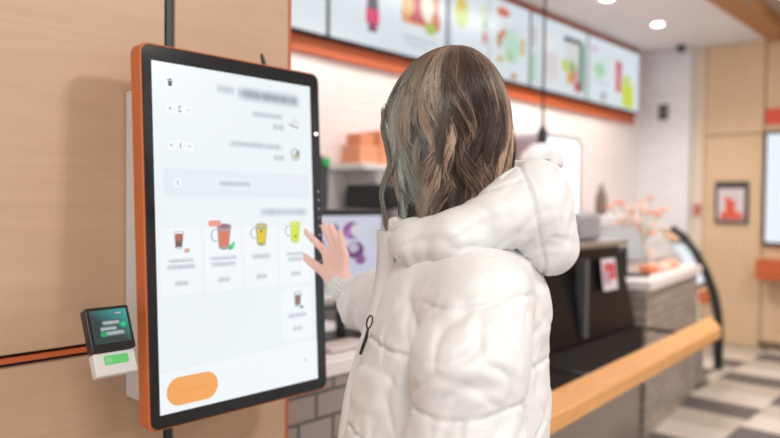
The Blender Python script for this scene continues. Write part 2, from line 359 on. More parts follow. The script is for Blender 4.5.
mug(.152, -.166, .75, emi('small_cocoa', srgb(140, 110, 106)), emi('cup_pale2', srgb(196, 204, 208)), emi('small_top', srgb(222, 228, 232)), False); sc_.lay(disc(.163, -.186, .005, .004), emi('leaf_bit', srgb(90, 150, 120)))
so = sc_.build('screen', kiosk)
uvl = so.data.uv_layers.new(name='UVMap')
uvs = [0]*(2*len(so.data.loops))
for l in so.data.loops: uvs[2*l.index], uvs[2*l.index+1] = sc_.uvf[l.vertex_index]
uvl.data.foreach_set('uv', uvs)
# wall box behind
mb = MB(); mb.box((-.194, .086, -.372), (.20, WY-KC.y-.003, .318), WHITEP)
box = mb.build('mounting_box', kiosk, bevel=.004)
mb = MB()
for k in range(9): mb.box((-.1952, .128, .135-.011*k), (-.1938, .136, .1375-.011*k), mat('slot_grey', (.3,.29,.28), .6) if k == 0 else mb.mats[0])
mb.build('vent_slots', box)
mb = MB(); mb.lathe((-.195, .092, .0), [(.0, -.006), (.008, -.006), (.0095, -.003), (.0095, .001)], STEEL, axis='X'); mb.lathe((-.2012, .092, .0), [(.0, -.0008), (.004, -.0008), (.004, 0)], BLACK, axis='X'); mb.build('lock', box, smooth='auto')
mb = MB(); mb.tube([(.112, .075, .38), (.111, .077, .415), (.105, .079, .436)], [.006, .006, .004], BLACK); mb.build('antenna', kiosk, smooth='auto')
# ------------------------------------------------------------------ card terminal
TC = Vector((.618, 1.285, 1.127))
term = thing('card_terminal', 'small dark card payment terminal with teal screen, left of the kiosk', 'payment terminal', TC)
tt = math.radians(25); TU = Vector((0, math.sin(tt), math.cos(tt))); TN = Vector((0, -math.cos(tt), math.sin(tt)))
TM = Matrix.Identity(4)
for i in range(3): TM[i][0] = (1, 0, 0)[i]; TM[i][1] = TU[i]; TM[i][2] = TN[i]
DK = mat('terminal_black', (.02, .02, .022), .3)
MB().prism(rrect(-.0435, -.018, .0435, .069, .004), (-.022, 0), DK, TM).build('body', term, bevel=.002)
m, nt, b = new_mat('terminal_screen'); b.inputs['Roughness'].default_value = .15; b.inputs['Base Color'].default_value = (.02, .03, .03, 1)
uvn = nt.nodes.new('ShaderNodeUVMap'); sp = nt.nodes.new('ShaderNodeSeparateXYZ'); nt.links.new(uvn.outputs[0], sp.inputs[0])
ad = nt.nodes.new('ShaderNodeMath'); ad.operation = 'ADD'; nt.links.new(sp.outputs[0], ad.inputs[0]); nt.links.new(sp.outputs[1], ad.inputs[1])
cr = nt.nodes.new('ShaderNodeValToRGB'); cr.color_ramp.elements[0].position = .45; cr.color_ramp.elements[0].color = (*srgb(52, 62, 66), 1); cr.color_ramp.elements[1].position = 1.; cr.color_ramp.elements[1].color = (*srgb(30, 182, 172), 1)
hv = nt.nodes.new('ShaderNodeMath'); hv.operation = 'MULTIPLY'; hv.inputs[1].default_value = .5; nt.links.new(ad.outputs[0], hv.inputs[0]); nt.links.new(hv.outputs[0], cr.inputs[0])
nt.links.new(cr.outputs[0], b.inputs['Emission Color']); b.inputs['Emission Strength'].default_value = .8
ts = Screen(); ts.h = .0004
def tlay(pts, mm):
    ts.h += .00005; ts.poly([(p[0], p[1], ts.h) for p in pts], mm, TM)
    xs = [p[0] for p in pts]; ys = [p[1] for p in pts]
    for p in pts: ts.uvf.append(((p[0]-min(xs))/(max(xs)-min(xs)+1e-9), (p[1]-min(ys))/(max(ys)-min(ys)+1e-9)))
tlay([(-.036, -.004), (.037, -.004), (.037, .062), (-.036, .062)], m)
TB = blur_mat('soft_terminal_text', srgb(44, 78, 80), srgb(190, 202, 204), .9, 3)
for (x0, x1, y, h) in ((-.016, .022, .036, .012), (-.022, .014, .024, .013), (-.014, .028, .015, .013), (.012, .028, .054, .006)): tlay([(x0, y-h/2), (x1, y-h/2), (x1, y+h/2), (x0, y+h/2)], TB)
tlay(disc(.026, .030, .006, .005), emi('terminal_green', srgb(20, 190, 130))); tlay(disc(-.016, .014, .006, .005), emi('terminal_green_low', srgb(10, 160, 90)))
tso = ts.build('screen', term); uvl = tso.data.uv_layers.new(name='UVMap'); uvs = [0]*(2*len(tso.data.loops))
for l in tso.data.loops: uvs[2*l.index], uvs[2*l.index+1] = ts.uvf[l.vertex_index]
uvl.data.foreach_set('uv', uvs)
holder = MB().prism(rrect(-.041, -.064, .041, -.019, .004), (-.028, -.006), WHITEP, TM).build('holder', term, bevel=.003)
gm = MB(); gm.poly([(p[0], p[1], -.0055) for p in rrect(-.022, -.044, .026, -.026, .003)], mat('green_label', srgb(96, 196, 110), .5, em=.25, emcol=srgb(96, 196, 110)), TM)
gm.poly([(p[0], p[1], -.0053) for p in disc(-.013, -.035, .006)], mat('green_label_icon', srgb(150, 220, 160), .5), TM); gm.build('green_label', holder)['label'] = 'green sticker'
mb = MB(); mb.tube([(.02, .03, .02), (.04, .10, .02), (.05, .216, .02)], .012, BLACK); mb.build('bracket_arm', term, smooth='auto')
# ------------------------------------------------------------------ menu boards
FR = mat('tv_frame', (.03, .03, .035), .4)
MX = {1: (1.61, 1.11), 2: (2.73, 1.11), 3: (3.85, 1.09), 4: (4.955, .985), 5: (5.95, 1.15)}
MX = {k-0: v for k, v in MX.items()}
def menu_board(i, art, label):
    x0, wd = MX[i]; sx = wd/1.11
    t = thing('menu_board', label, 'menu screen', (x0+.56*sx, YB-.04, 2.35), group='menu screens above the counter')
    MB().box((-.556*sx, -.05, 0), (.556*sx, .035, .62), FR).build('frame', t, bevel=.004)
    q = MB(); bg = emi('menu_white', srgb(222, 233, 240), .86)
    q.poly([(-.545, -.0505, .010), (.545, -.0505, .010), (.545, -.0505, .610), (-.545, -.0505, .610)], bg)
    h = -.0507
    for kind, a, col in art:
        mm = emi('menu_ink', srgb(*col), .8); h -= .0003
        pts = disc(*a) if kind == 'e' else rrect(a[0], a[1], a[2], a[3], .005, 2)
        q.poly([(p[0]-.56, h, p[1]) for p in pts], mm)
    q.v = [(v[0]*sx, v[1], v[2]) for v in q.v]; q.build('screen', t)
G = (150, 160, 170)
arts = [
 [('r', (.2, .1, .9, .5), (236, 232, 225))],
 [('r', (.1, .3, .5, .33), (214, 222, 232)), ('r', (.7, .1, .72, .5), (210, 220, 228))],
 [('r', (.32, .21, .42, .53), (70, 56, 78)), ('r', (.31, .15, .43, .24), (226, 40, 110)), ('r', (.33, .10, .41, .15), (120, 40, 90)), ('e', (.37, .55, .035, .05), (110, 60, 110)), ('e', (.53, .38, .025, .03), (150, 220, 110)), ('e', (.51, .54, .06, .05), (205, 212, 226)),
  ('r', (.64, .22, 1.02, .60), (222, 150, 80)), ('r', (.72, .24, .88, .46), (196, 44, 56)), ('e', (.70, .33, .06, .06), (244, 190, 110)), ('e', (.90, .36, .07, .10), (242, 240, 220)), ('e', (.99, .28, .05, .07), (206, 110, 40)), ('e', (.93, .22, .06, .04), (170, 200, 60)), ('r', (.66, .12, 1.0, .14), (200, 208, 216)), ('r', (.66, .08, .9, .10), (204, 212, 220))],
 [('r', (.03, .0, .05, .6), (170, 180, 190)), ('e', (.17, .41, .09, .11), (204, 224, 120)), ('e', (.16, .46, .045, .05), (232, 190, 60)), ('e', (.45, .46, .05, .07), (226, 234, 200)), ('e', (.46, .38, .03, .04), (140, 190, 120)), ('e', (.46, .28, .03, .05), (214, 120, 110)), ('r', (.50, .03, .53, .60), (205, 214, 222)),
  ('e', (.71, .52, .09, .035), (214, 84, 60)), ('e', (.72, .555, .06, .02), (240, 190, 180)), ('e', (.72, .36, .05, .04), (214, 140, 110)), ('e', (.66, .30, .035, .06), (190, 130, 60)), ('e', (.84, .28, .12, .14), (196, 232, 214)), ('e', (.80, .20, .06, .05), (176, 220, 160)), ('e', (1.0, .30, .03, .08), (214, 180, 90)), ('e', (.67, .16, .04, .03), (214, 190, 100)), ('e', (.87, .05, .04, .03), (190, 150, 110)), ('r', (.6, .42, 1.0, .43), (205, 212, 220))],
 [('r', (.02, .05, .10, .28), (190, 232, 205)), ('r', (.12, .02, .14, .6), (190, 198, 206)), ('r', (.02, .34, .1, .5), (214, 206, 214)), ('e', (.30, .43, .12, .05), (240, 240, 236)), ('r', (.24, .1, .5, .34), (228, 222, 226)),
  ('r', (.62, .46, 1.0, .52), (60, 62, 66)), ('r', (.93, .06, 1.04, .50), (60, 140, 110)), ('r', (.66, .10, .94, .48), (226, 226, 226)), ('e', (.64, .26, .06, .06), (206, 222, 60)), ('e', (.74, .16, .06, .05), (228, 170, 70)), ('e', (.84, .20, .07, .08), (216, 150, 140)), ('e', (.90, .10, .07, .05), (206, 80, 110)), ('e', (.78, .26, .06, .06), (150, 190, 110))],
 [('e', (.24, .32, .12, .07), (176, 226, 186)), ('e', (.13, .5, .05, .03), (220, 190, 200)), ('r', (.58, .16, .70, .44), (226, 92, 110)), ('e', (.64, .42, .07, .05), (210, 60, 90)), ('r', (.72, .03, .98, .26), (214, 228, 50)), ('e', (.82, .30, .09, .05), (200, 226, 90)), ('e', (.32, .08, .06, .05), (176, 178, 196)), ('r', (.1, .2, .4, .22), (206, 214, 222))]]
labs = ['lit menu screen hidden past the plywood wall edge', 'blank pale menu screen nearest the plywood wall', 'menu screen showing a dark bottle and a red food picture',
 'menu screen with green and yellow food pictures above the woman', 'menu screen with a dark-topped food picture, second from the column', 'last menu screen beside the white column, lime and pink pictures']
for i in range(1, 6): menu_board(i, arts[i], labs[i])
# ------------------------------------------------------------------ lights in view
LAMP = emi('lamp_glow', (1, .96, .9), 14)
def downlight(p, z, label, r=.055, e=22):
    t = thing('downlight', label, 'ceiling light', (p[0], p[1], z), group='recessed ceiling spots')
    MB().lathe((0, 0, -.012), [(r*.8, 0), (r*1.25, 0), (r*1.3, .012)], WHITEP).build('ring', t, smooth='auto')
    MB().lathe((0, 0, -.016), [(r*.85, 0), (r*.8, .004)], LAMP).build('lens', t, smooth='auto')
    l = bpy.data.lights.new('spot', 'SPOT'); l.energy = e; l.spot_size = 2.3; l.spot_blend = .7; l.shadow_soft_size = .06; l.color = (1, .95, .9)
    o = bpy.data.objects.new('spot', l); COL.objects.link(o); o.location = (p[0], p[1], z-.03)
downlight((6.19, 2.46), 3.02, 'round ceiling spot nearest the white column', e=60)
downlight((5.17, 2.46), 3.02, 'round ceiling spot at the top edge, over the menu screens', e=60)
downlight((4.1, 2.46), 3.02, 'round ceiling spot above the counter, out past the top edge')
downlight((2.9, 2.46), 3.02, 'round ceiling spot above the back shelves')
downlight((6.25, 1.46), 3.10, 'round spot on the far right beyond the wooden beam')
cam_t = tag(MB().lathe((0, 0, 0), [(.045, 0), (.05, -.03), (.035, -.06), (.01, -.075)][::-1], mat('dome_grey', (.08, .08, .09), .3)).build('security_camera', smooth='auto', loc=(7.2, 2.62, 3.0195)), 'small dark dome camera on the ceiling above the white column', 'camera')
pl = thing('pendant_lamp', 'pendant lamp with white shade on a thin black cord behind the hood', 'lamp', (3.95, 2.3, 1.66))
MB().tube([(0, 0, .20), (0, 0, 1.36)], .008, BLACK).build('cord', pl)
MB().lathe((0, 0, 0), [(.012, .24), (.03, .20), (.034, .12), (.034, .11)], BLACK).build('lamp_holder', pl, smooth='auto')
MB().lathe((0, 0, 0), [(.10, -.06), (.15, -.02), (.13, .06), (.06, .12), (.03, .12)], mat('shade_grey_white', (.72, .70, .70), .4)).build('lamp_shade', pl, smooth='auto')
# ------------------------------------------------------------------ front counter
def at2(x, y, Y): p = at(x, y, 1, Y); return p
ct = thing('service_counter', 'grey tiled counter with white top behind the kiosk and the woman', 'counter', (1.9, 1.75, 0))
mb = MB(); mb.box((-.66, 0, 0), (.22, .50, .80), BRICK); mb.build('tiled_front', ct)
mb = MB(); mb.box((-.66, -.02, .80), (.235, .78, .852), TOPW); mb.build('countertop', ct, bevel=.004)
# screen turned to the customers on the counter
mt = thing('counter_display', 'display on the counter showing purple desserts, black top edge, behind her hand', 'screen', (1.91, 2.0, .852))
MB().box((-.24, 0, .22), (.22, .03, .515), BLACK).build('housing', mt, bevel=.004)
q = MB(); q.poly([(-.235, -.002, .225), (.215, -.002, .225), (.215, -.002, .490), (-.235, -.002, .490)], emi('display_pale', srgb(206, 208, 226), .9))
h = -.0025
for (cx, cz, rx, rz, c) in ((.04, .43, .05, .035, (150, 84, 150)), (.065, .43, .032, .025, (226, 224, 232)), (.02, .415, .016, .02, (176, 120, 190)), (.06, .35, .05, .035, (120, 70, 130)), (.05, .36, .028, .02, (206, 196, 220)), (.09, .31, .03, .02, (150, 96, 150)), (-.06, .44, .03, .02, (150, 150, 176)), (-.02, .33, .03, .03, (190, 186, 210)), (.17, .40, .03, .05, (212, 214, 228)), (-.15, .35, .05, .06, (170, 120, 170))):
    h -= .0004; q.poly([(x, h, z) for x, z in disc(cx, cz, rx, rz)], emi('display_ink', srgb(*c), .8))
q.build('screen', mt)
mb = MB(); mb.tube([(0, .015, .0), (0, .02, .25)], .02, BLACK); mb.box((-.12, -.05, 0), (.12, .10, .014), BLACK); mb.build('stand', mt, smooth='auto')
# tray / napkins under the display
tag(MB().box((-.11, -.05, 0), (.10, .06, .02), mat('tray_pale', (.62, .55, .52), .5)).build('serving_tray', bevel=.006, loc=(1.78, 1.86, .853)), 'pale flat tray on the counter just right of the kiosk edge', 'tray')
tag(MB().box((-.05, -.03, 0), (.05, .03, .018), mat('wafer_orange', srgb(236, 170, 140), .6)).build('snack_packet', bevel=.005, loc=(2.02, 1.86, .853)), 'small orange packet on the white counter left of the coat', 'packet')
# ------------------------------------------------------------------ back counter and what stands on it (Y 2.6 .. 3.1)
bc = thing('back_counter', 'pale counter running along the tiled back wall', 'counter', (3.9, 2.8, 0))
MB().box((-2.6, -.12, 0), (3.3, .29, .86), mat('cabinet_pale', (.60, .57, .56), .5, var=.05)).build('cabinets', bc, bevel=.004)
MB().box((-2.62, -.16, .86), (3.32, .29, .90), TOPW).build('countertop', bc, bevel=.004)
sh = thing('wall_shelf', 'white shelf on the tiled wall holding orange boxes', 'shelf', (3.18, 2.95, 1.585))
MB().box((-.35, -.14, 0), (.75, .145, .035), WHITEP).build('board', sh, bevel=.003)
for x in (-.2, .5): MB().box((x, -.1, -.12), (x+.02, .145, 0), WHITEP).build('bracket', sh)
OB = [srgb(222, 150, 112), srgb(232, 160, 122), srgb(214, 120, 84), srgb(190, 160, 180), srgb(226, 146, 110), srgb(205, 120, 90)]
bxs = [(-.235, .0, .16, .16, .11, 1), (-.07, .0, .13, .14, .21, 0), (.085, .0, .15, .14, .14, 4), (.23, 0, .10, .14, .10, 3), (.35, 0, .12, .14, .17, 2), (-.235, .112, .12, .12, .07, 4)]
blab = ['flat orange box leftmost on the white shelf', 'tall orange box standing second on the white shelf', 'middle-height orange box in the middle of the white shelf', 'small mauve box on the white shelf', 'dark orange box at the right of the white shelf', 'small orange box stacked on the leftmost shelf box']
for k, (x, dz, w, d, hh, c) in enumerate(bxs):
    tag(MB().box((-w/2, -d/2, 0), (w/2, d/2, hh), mat('box_card', OB[c], .6, var=.08, vscale=20)).build('takeaway_box', bevel=.004, loc=(3.18+x, 2.95, 1.62+dz+(.0 if dz == 0 else .0))), blab[k], 'box', 'boxes on the wall shelf')
# grinder with green light, coffee machine
gr = thing('coffee_grinder', 'dark coffee grinder with a glowing green button, beside the kiosk edge', 'grinder', (2.47, 2.85, .90))
MB().box((-.10, -.12, 0), (.10, .12, .42), mat('grinder_grey', (.62, .64, .66), .4)).build('body', gr, bevel=.01)
MB().lathe((0, 0, .42), [(.07, 0), (.09, .02), (.10, .30), (.06, .33)], mat('hopper_dark', (.05, .06, .06), .2)).build('hopper', gr, smooth='auto')
MB().lathe((.02, -.10, .71), [(.0, -.012), (.022, -.010), (.022, .0)], emi('green_button', srgb(30, 190, 95), .8), axis='Y').build('button', gr, smooth='auto')
cm = thing('espresso_machine', 'black and steel espresso machine against the tiled wall, under the shelf', 'coffee machine', (3.22, 2.82, .90))
MB().box((-.32, -.16, .05), (.32, .2, .18), BLACK).build('drip_tray', cm, bevel=.008)
MB().box((-.32, .05, .18), (.32, .2, .46), mat('machine_silver', (.45, .44, .44), .35, .6)).build('back_panel', cm, bevel=.008)
MB().box((-.33, -.15, .46), (.33, .2, .60), BLACK).build('head_unit', cm, bevel=.012)
for x in (-.17, .17): MB().lathe((x, -.06, .38), [(.03, 0), (.035, .08)], STEEL).build('group_head', cm, smooth='auto')
for x in (-.28, .28):
    for y in (-.1, .15): MB().lathe((x, y, 0), [(.018, 0), (.018, .05)], BLACK).build('leg', cm)
for k, (x, c) in enumerate(((-.2, (.85, .8, .72)), (-.05, (.7, .5, .3)), (.1, (.8, .78, .76)))):
    tag(MB().lathe((0, 0, 0), [(.03, 0), (.042, .09), (.038, .09), (.03, .01)], mat('cup_glaze', c, .3)).build('coffee_cup', smooth='auto', loc=(3.22+x, 2.87, 1.50)), ['cream cup leftmost on the espresso machine', 'brown cup in the middle on the espresso machine', 'white cup rightmost on the espresso machine'][k], 'cup', 'cups on the espresso machine')
# red crate-like box left of bright fridge
tag(MB().box((-.3, -.12, 0), (.3, .12, .28), mat('red_board', srgb(214, 84, 66), .5, var=.1)).build('red_panel', bevel=.01, loc=(4.17, 2.978, 1.72)), 'red panel on the tiled wall behind the hair', 'sign')
fr = thing('upright_fridge', 'tall brightly lit glass-door fridge behind the hood', 'fridge', (4.86, 2.86, .90))
MB().prism(rrect(-.34, 0, .33, 1.03, .07), (-.22, .20), mat('fridge_grey', (.35, .34, .37), .4), Matrix(((1, 0, 0, 0), (0, 0, -1, 0), (0, 1, 0, 0), (0, 0, 0, 1)))).build('body', fr, bevel=.008)
MB().prism(rrect(-.30, .05, .24, .99, .05), (-.004, .006), emi('fridge_light', srgb(240, 244, 252), 2.2), Matrix(((1, 0, 0, 0), (0, 0, -1, -.212), (0, 1, 0, 0), (0, 0, 0, 1)))).build('lit_door', fr)
tag(MB().box((-.32, -.15, 0), (.32, .15, .40), mat('machine_white', (.72, .73, .76), .4, var=.05)).build('blender_station', bevel=.02, loc=(5.95, 2.85, .90)), 'white machine on the back counter right of the bright fridge', 'machine')
tag(MB().lathe((0, 0, 0), [(.05, 0), (.055, .02), (.05, .18), (.02, .24), (.02, .28)], mat('bottle_brown', (.20, .13, .11), .3)).build('syrup_bottle', smooth='auto', loc=(5.95, 2.85, 1.30)), 'dark brown bottle standing on the white machine', 'bottle')
# ------------------------------------------------------------------ black glass display case on the counter's front
def quadslab(name, pts, th, m, parent=None, **k):     # polygon with thickness along its normal
    P3 = [Vector(p) for p in pts]; n = (P3[1]-P3[0]).cross(P3[2]-P3[0]).normalized()
    vs = P3+[p+n*th for p in P3]; N = len(P3)
    fs = [tuple(range(N-1, -1, -1)), tuple(range(N, 2*N))]+[(i, (i+1) % N, (i+1) % N+N, i+N) for i in range(N)]
    return MB().add(vs, fs, m).build(name, parent, **k)
dc = thing('chilled_display_case', 'black glass-fronted display case between the coat and the tiled counter', 'display case', (2.5, 1.62, 0))
DG = mat('dark_glass', (.006, .006, .008), .3, spec=.15)
prof = [(.0, .70), (.06, 1.15), (.06, 1.17), (.42, 1.17), (.42, .70)]    # y, z
def extr(x0, x1, prof, sk, m):
    n = len(prof); vs = [(x0, p[0], p[1]) for p in prof]+[(x1-(p[1]-.70)*.22, p[0]+sk, p[1]) for p in prof]
    return MB().add(vs, [tuple(range(n-1, -1, -1)), tuple(range(n, 2*n))]+[(i, (i+1) % n, (i+1) % n+n, i+n) for i in range(n)], m)
extr(-.34, 1.40, prof, .02, DG).build('glass_body', dc, bevel=.004)
MB().box((-.335, -.012, .40), (1.42, .42, .70), DG).build('plinth', dc, bevel=.003)
MB().box((-.335, .0, 0), (1.42, .42, .40), mat('taupe_laminate', srgb(150, 138, 130), .35, var=.05)).build('base_panel', dc)
MB().box((.72, -.004, .72), (.755, .05, 1.12), mat('grey_mullion', (.10, .10, .11), .3)).build('mullion', dc, bevel=.002)
MB().box((-.3, .02, 1.172), (1.28, .40, 1.20), STEEL).build('steel_lid', dc, bevel=.004)
lf = thing('leaflet', 'red and white leaflet stuck on the black display case', 'leaflet', (3.60, 1.672, 1.01))
lo = MB(); lt = Matrix.Rotation(math.radians(-7), 4, 'X')
lo.box((-.085, -.006, -.085), (.085, -.003, .085), mat('leaflet_paper', srgb(222, 214, 222), .6), lt); lo.box((-.06, -.0075, -.03), (.07, -.006, .06), mat('leaflet_red', srgb(206, 76, 84), .6), lt); lo.box((-.07, -.009, -.05), (.0, -.0075, .02), mat('leaflet_mauve', srgb(190, 150, 176), .6), lt)
lo.build('sheet', lf)
lf.location = (3.56, 1.655, 1.02)
# ------------------------------------------------------------------ tray rail
ra = thing('tray_rail', 'long golden wooden tray rail running along the counter front', 'rail', (0, 0, 0))
A_in, B_in = at(550, 391, 2, .75), at(711, 315.5, 2, .75); A_out, B_out = at(550, 421, 2, .735), at(721, 330, 2, .735)
dr = (B_in-A_in)/np.linalg.norm(B_in-A_in); back = dr*1.05
pts = [A_in-back, B_in, B_out+np.array([0, 0, .0]), A_out-back]
top = [(p[0], p[1], .75) for p in pts]; bot = [(p[0], p[1], .69) for p in pts]
mb = MB().add(top+bot, [(3, 2, 1, 0), (4, 5, 6, 7)]+[(i, (i+1) % 4, (i+1) % 4+4, i+4) for i in range(4)], RAILW); mb.build('board', ra, bevel=.008)
for t_ in (.5, .9):
    p = Vector(top[0]).lerp(Vector(top[1]), t_)
    MB().box((p.x-.012, p.y-.03, .672), (p.x+.012, 1.600, .689), mat('rail_bracket_steel', (.1, .1, .1), .4, .8)).build('bracket', ra)
# ------------------------------------------------------------------ tiled counter piece with raised white top
c2 = thing('tiled_counter', 'raised tiled counter with white top between the black case and the pastry case', 'counter', (4.02, 1.63, 0), (0, 0, .126))
MB().box((0.0, 0, 0), (1.36, .62, .89), BRICK2).build('tiled_front', c2)
MB().box((-.01, -.03, .89), (1.40, .66, .95), TOPW).build('countertop', c2, bevel=.008)
# pos terminals and flowers
def pos(x, y, rz, label):
    t = thing('order_terminal', label, 'till screen', (x, y, .95), (0, 0, rz), group='till screens on the tiled counter')
    MB().box((-.10, -.08, 0), (.10, .10, .02), BLACK).build('base', t, bevel=.005)
    MB().tube([(0, .04, .015), (0, .05, .18)], .02, BLACK).build('stand', t)
    MB().box((-.19, -.01, .10), (.19, .02, .36), mat('till_grey', (.15, .155, .175), .35), Matrix.Rotation(math.radians(-32), 4, 'X')).build('screen', t, bevel=.006)
pos(4.22, 1.83, -.55, 'grey till screen turned away beside the flowers')
tag(MB().box((-.14, -.13, 0), (.14, .13, .15), mat('grey_machine', (.34, .34, .36), .35)).build('receipt_printer', bevel=.03, loc=(3.50, 1.86, 1.201)), 'grey machine on the display case lid behind the hood', 'machine')
fl = thing('flower_arrangement', 'orange and cream flowers in a pot on the white counter top', 'flowers', (4.82, 2.02, .951))
MB().lathe((0, 0, 0), [(.07, 0), (.09, .02), (.11, .14), (.10, .14), (.02, .1)], mat('pot_cream', srgb(236, 216, 204), .5)).build('pot', fl, smooth='auto')
fcol = [mat('petal_orange', srgb(238, 140, 96), .6), mat('petal_cream', srgb(244, 214, 196), .6), mat('petal_peach', srgb(236, 178, 150), .6)]
stem = MB()
for k in range(30):
    a = random.uniform(0, 6.28); rr = random.uniform(.02, .24); hh = random.uniform(.05, .44)*(1-rr)
    p = (rr*math.cos(a), rr*math.sin(a), .10+hh)
    stem.tube([(0, 0, .08), (p[0]*.4, p[1]*.4, .08+hh*.6), p], .003, mat('stem_green', srgb(150, 160, 110), .6) if k == 0 else stem.mats[0], n=5)
    f = MB(); r = random.uniform(.022, .04)
    for j in range(5): b_ = 2*PI*j/5; f.ell((p[0]+r*.7*math.cos(b_), p[1]+r*.7*math.sin(b_), p[2]), (r*.6, r*.6, r*.35), fcol[k % 3], 8, 5)
    f.ell(p, (r*.35, r*.35, r*.3), fcol[(k+1) % 3], 8, 5)
    f.build('flower', fl, smooth=True)
stem.build('stems', fl, smooth=True)
for k, (x, y, lab) in enumerate(((4.52, 1.82, 'orange snack bag lying nearest on the white counter top'), (4.74, 1.83, 'orange snack bag lying in the middle, before the flowers'), (5.05, 1.88, 'orange snack bag lying furthest along the white counter top'))):
    tag(MB().box((-.07, -.05, 0), (.07, .05, .05), fcol[k % 3] if k else fcol[0]).build('snack_bag', bevel=.02, loc=(x, y, .951)), lab, 'snack', 'snack bags on the white counter')
# ------------------------------------------------------------------ curved pastry case at the end
pc = thing('pastry_case', 'curved glass pastry case with thick black end frame by the far wall', 'display case', (5.45, 1.80, 0))
cur = [(at(x, y, 0, 5.8)[1]-1.80, at(x, y, 0, 5.8)[2]) for x, y in ((672, 228), (684, 236), (697, 253), (707, 272), (715, 293), (719, 314), (720, 336))]
cur += [(cur[-1][0], .10)]
mb = MB(); mb.tube([(.35, y, z) for y, z in cur], .026, BLACK, n=10); mb.build('end_frame', pc, smooth='auto')
gvs = []; 
for (y, z) in cur: gvs += [(.0, y+.01, z), (.34, y+.01, z)]
gb = MB(); gb.add(gvs+[(v[0], v[1]+.006, v[2]) for v in gvs], [(2*i, 2*i+1, 2*i+3, 2*i+2) for i in range(len(cur)-1)]+[(2*i+2*len(cur), 2*i+2+2*len(cur), 2*i+3+2*len(cur), 2*i+1+2*len(cur)) for i in range(len(cur)-1)], GLASS); gb.build('curved_glass', pc, smooth=True)
MB().box((.02, .04, 0), (.33, .75, .42), BRICK2).build('tiled_base', pc)
MB().box((.0, .03, .42), (.34, .78, .45), WHITEP).build('display_shelf', pc)
MB().box((.02, .28, .80), (.33, .76, .812), WHITEP).build('upper_shelf', pc)
for k, (x, z, c, nm) in enumerate(((.08, .45, (206, 70, 90), 'red carton inside the pastry case'), (.20, .45, (240, 236, 230), 'white carton inside the pastry case'), (.29, .45, (120, 160, 120), 'green carton inside the pastry case'))):
    tag(MB().box((-.04, -.05, 0), (.04, .05, .16), mat('carton', srgb(*c), .6)).build('carton', bevel=.004, loc=(5.45+x, 1.98, z+.001)), nm, 'carton', 'cartons in the pastry case')
# ------------------------------------------------------------------ far wall
pf = thing('framed_poster', 'small dark-framed poster with orange print on the far plywood wall', 'poster', (XR, 2.175, 1.43))
MB().box((-.03, -.155, -.21), (0, .155, .21), mat('poster_frame', (.05, .04, .04), .4)).build('frame', pf, bevel=.004)
q = MB(); q.box((-.032, -.125, -.18), (-.030, .125, .14), mat('poster_paper', srgb(214, 204, 208), .5)); PO = mat('poster_orange', srgb(222, 90, 60), .5)
q.box((-.0335, -.11, -.17), (-.032, .10, -.10), PO); q.box((-.0335, -.04, -.10), (-.032, .05, .02), PO); q.box((-.0335, .0, .02), (-.032, .06, .05), PO); q.build('print', pf)
wm = thing('wall_screen', 'tall lit screen cut by the right edge of the picture', 'screen', (XR, 1.5, 1.02))
MB().box((-.05, -.36, 0), (0, .385, 1.10), BLACK).build('frame', wm, bevel=.004)
MB().box((-.053, -.34, .03), (-.05, .355, 1.07), emi('wall_screen_light', srgb(232, 242, 248), 1.)).build('screen', wm)
tag(MB().box((-.26, -.36, 0), (0, .38, .19), ORANGE_D).build('orange_shelf', bevel=.006, loc=(XR, 1.5, .70)), 'orange box shelf under the tall lit screen', 'shelf')
tag(MB().box((-.02, -.36, 0), (0, .38, .15), mat('red_sign', srgb(226, 84, 56), .5)).build('wall_sign', bevel=.003, loc=(XR, 1.5, 2.19)), 'red-orange sign above the tall lit screen', 'sign')
tag(MB().box((-.02, -.03, -.06), (0, .03, .06), mat('button_red', srgb(200, 110, 100), .5)).build('alarm_button', bevel=.003, loc=(7.45, 2.505, 1.35)), 'small reddish call point at the plywood wall corner', 'button')
tag(MB().box((-.02, -.05, -.08), (0, .05, .08), mat('switch_dark', (.12, .11, .12), .5)).build('wall_speaker', bevel=.003, loc=(7.32, 2.83, 2.37)), 'small dark box high on the white column', 'speaker')
# ------------------------------------------------------------------ the woman
# body space: x to the camera's right, y away from it, z up; her Empty turns that into the room
OX, OY = .10, 1.17
PW = np.array([OX*sy_+OY*cy_, -OX*cy_+OY*sy_])
woman = thing('person', 'person seen from behind in white puffer coat, long hair, touching the kiosk screen', 'person', (PW[0], PW[1], 0), (0, 0, YAW-PI/2))
def px(x, y, d):
    p = CAM+(Rv*(x-390)/FPX-Uv*(y-219)/FPX+Fv)*d
    return (p[0]*sy_-p[1]*cy_-OX, p[0]*cy_+p[1]*sy_-OY, p[2])
def loc(r, f, z): return (r-OX, f-OY, z)
def smin(a, b, k):
    h = np.clip(.5+.5*(b-a)/k, 0, 1); return b*(1-h)+a*h-k*h*(1-h)
def cap(P, a, b, ra, rb):
    a = np.array(a, np.float32); b = np.array(b, np.float32); d = b-a
    t = np.clip(((P-a)@d)/(d@d), 0, 1); return np.linalg.norm(P-a-t[:, None]*d, axis=1)-(ra+(rb-ra)*t)
def chain(P, pts, rs, k=.012):
    r = None
    for i in range(len(pts)-1):
        c = cap(P, pts[i], pts[i+1], rs[i], rs[i+1]); r = c if r is None else smin(r, c, k)
    return r
def elp(P, c, r, R=None):
    q = P-np.array(c, np.float32)
    if R is not None: q = q@R
    q = q/np.array(r, np.float32); l = np.linalg.norm(q, axis=1); return (l-1)*min(r)*.5+(l-1)*l/(np.linalg.norm(q/np.array(r, np.float32), axis=1)+1e-6)*.5
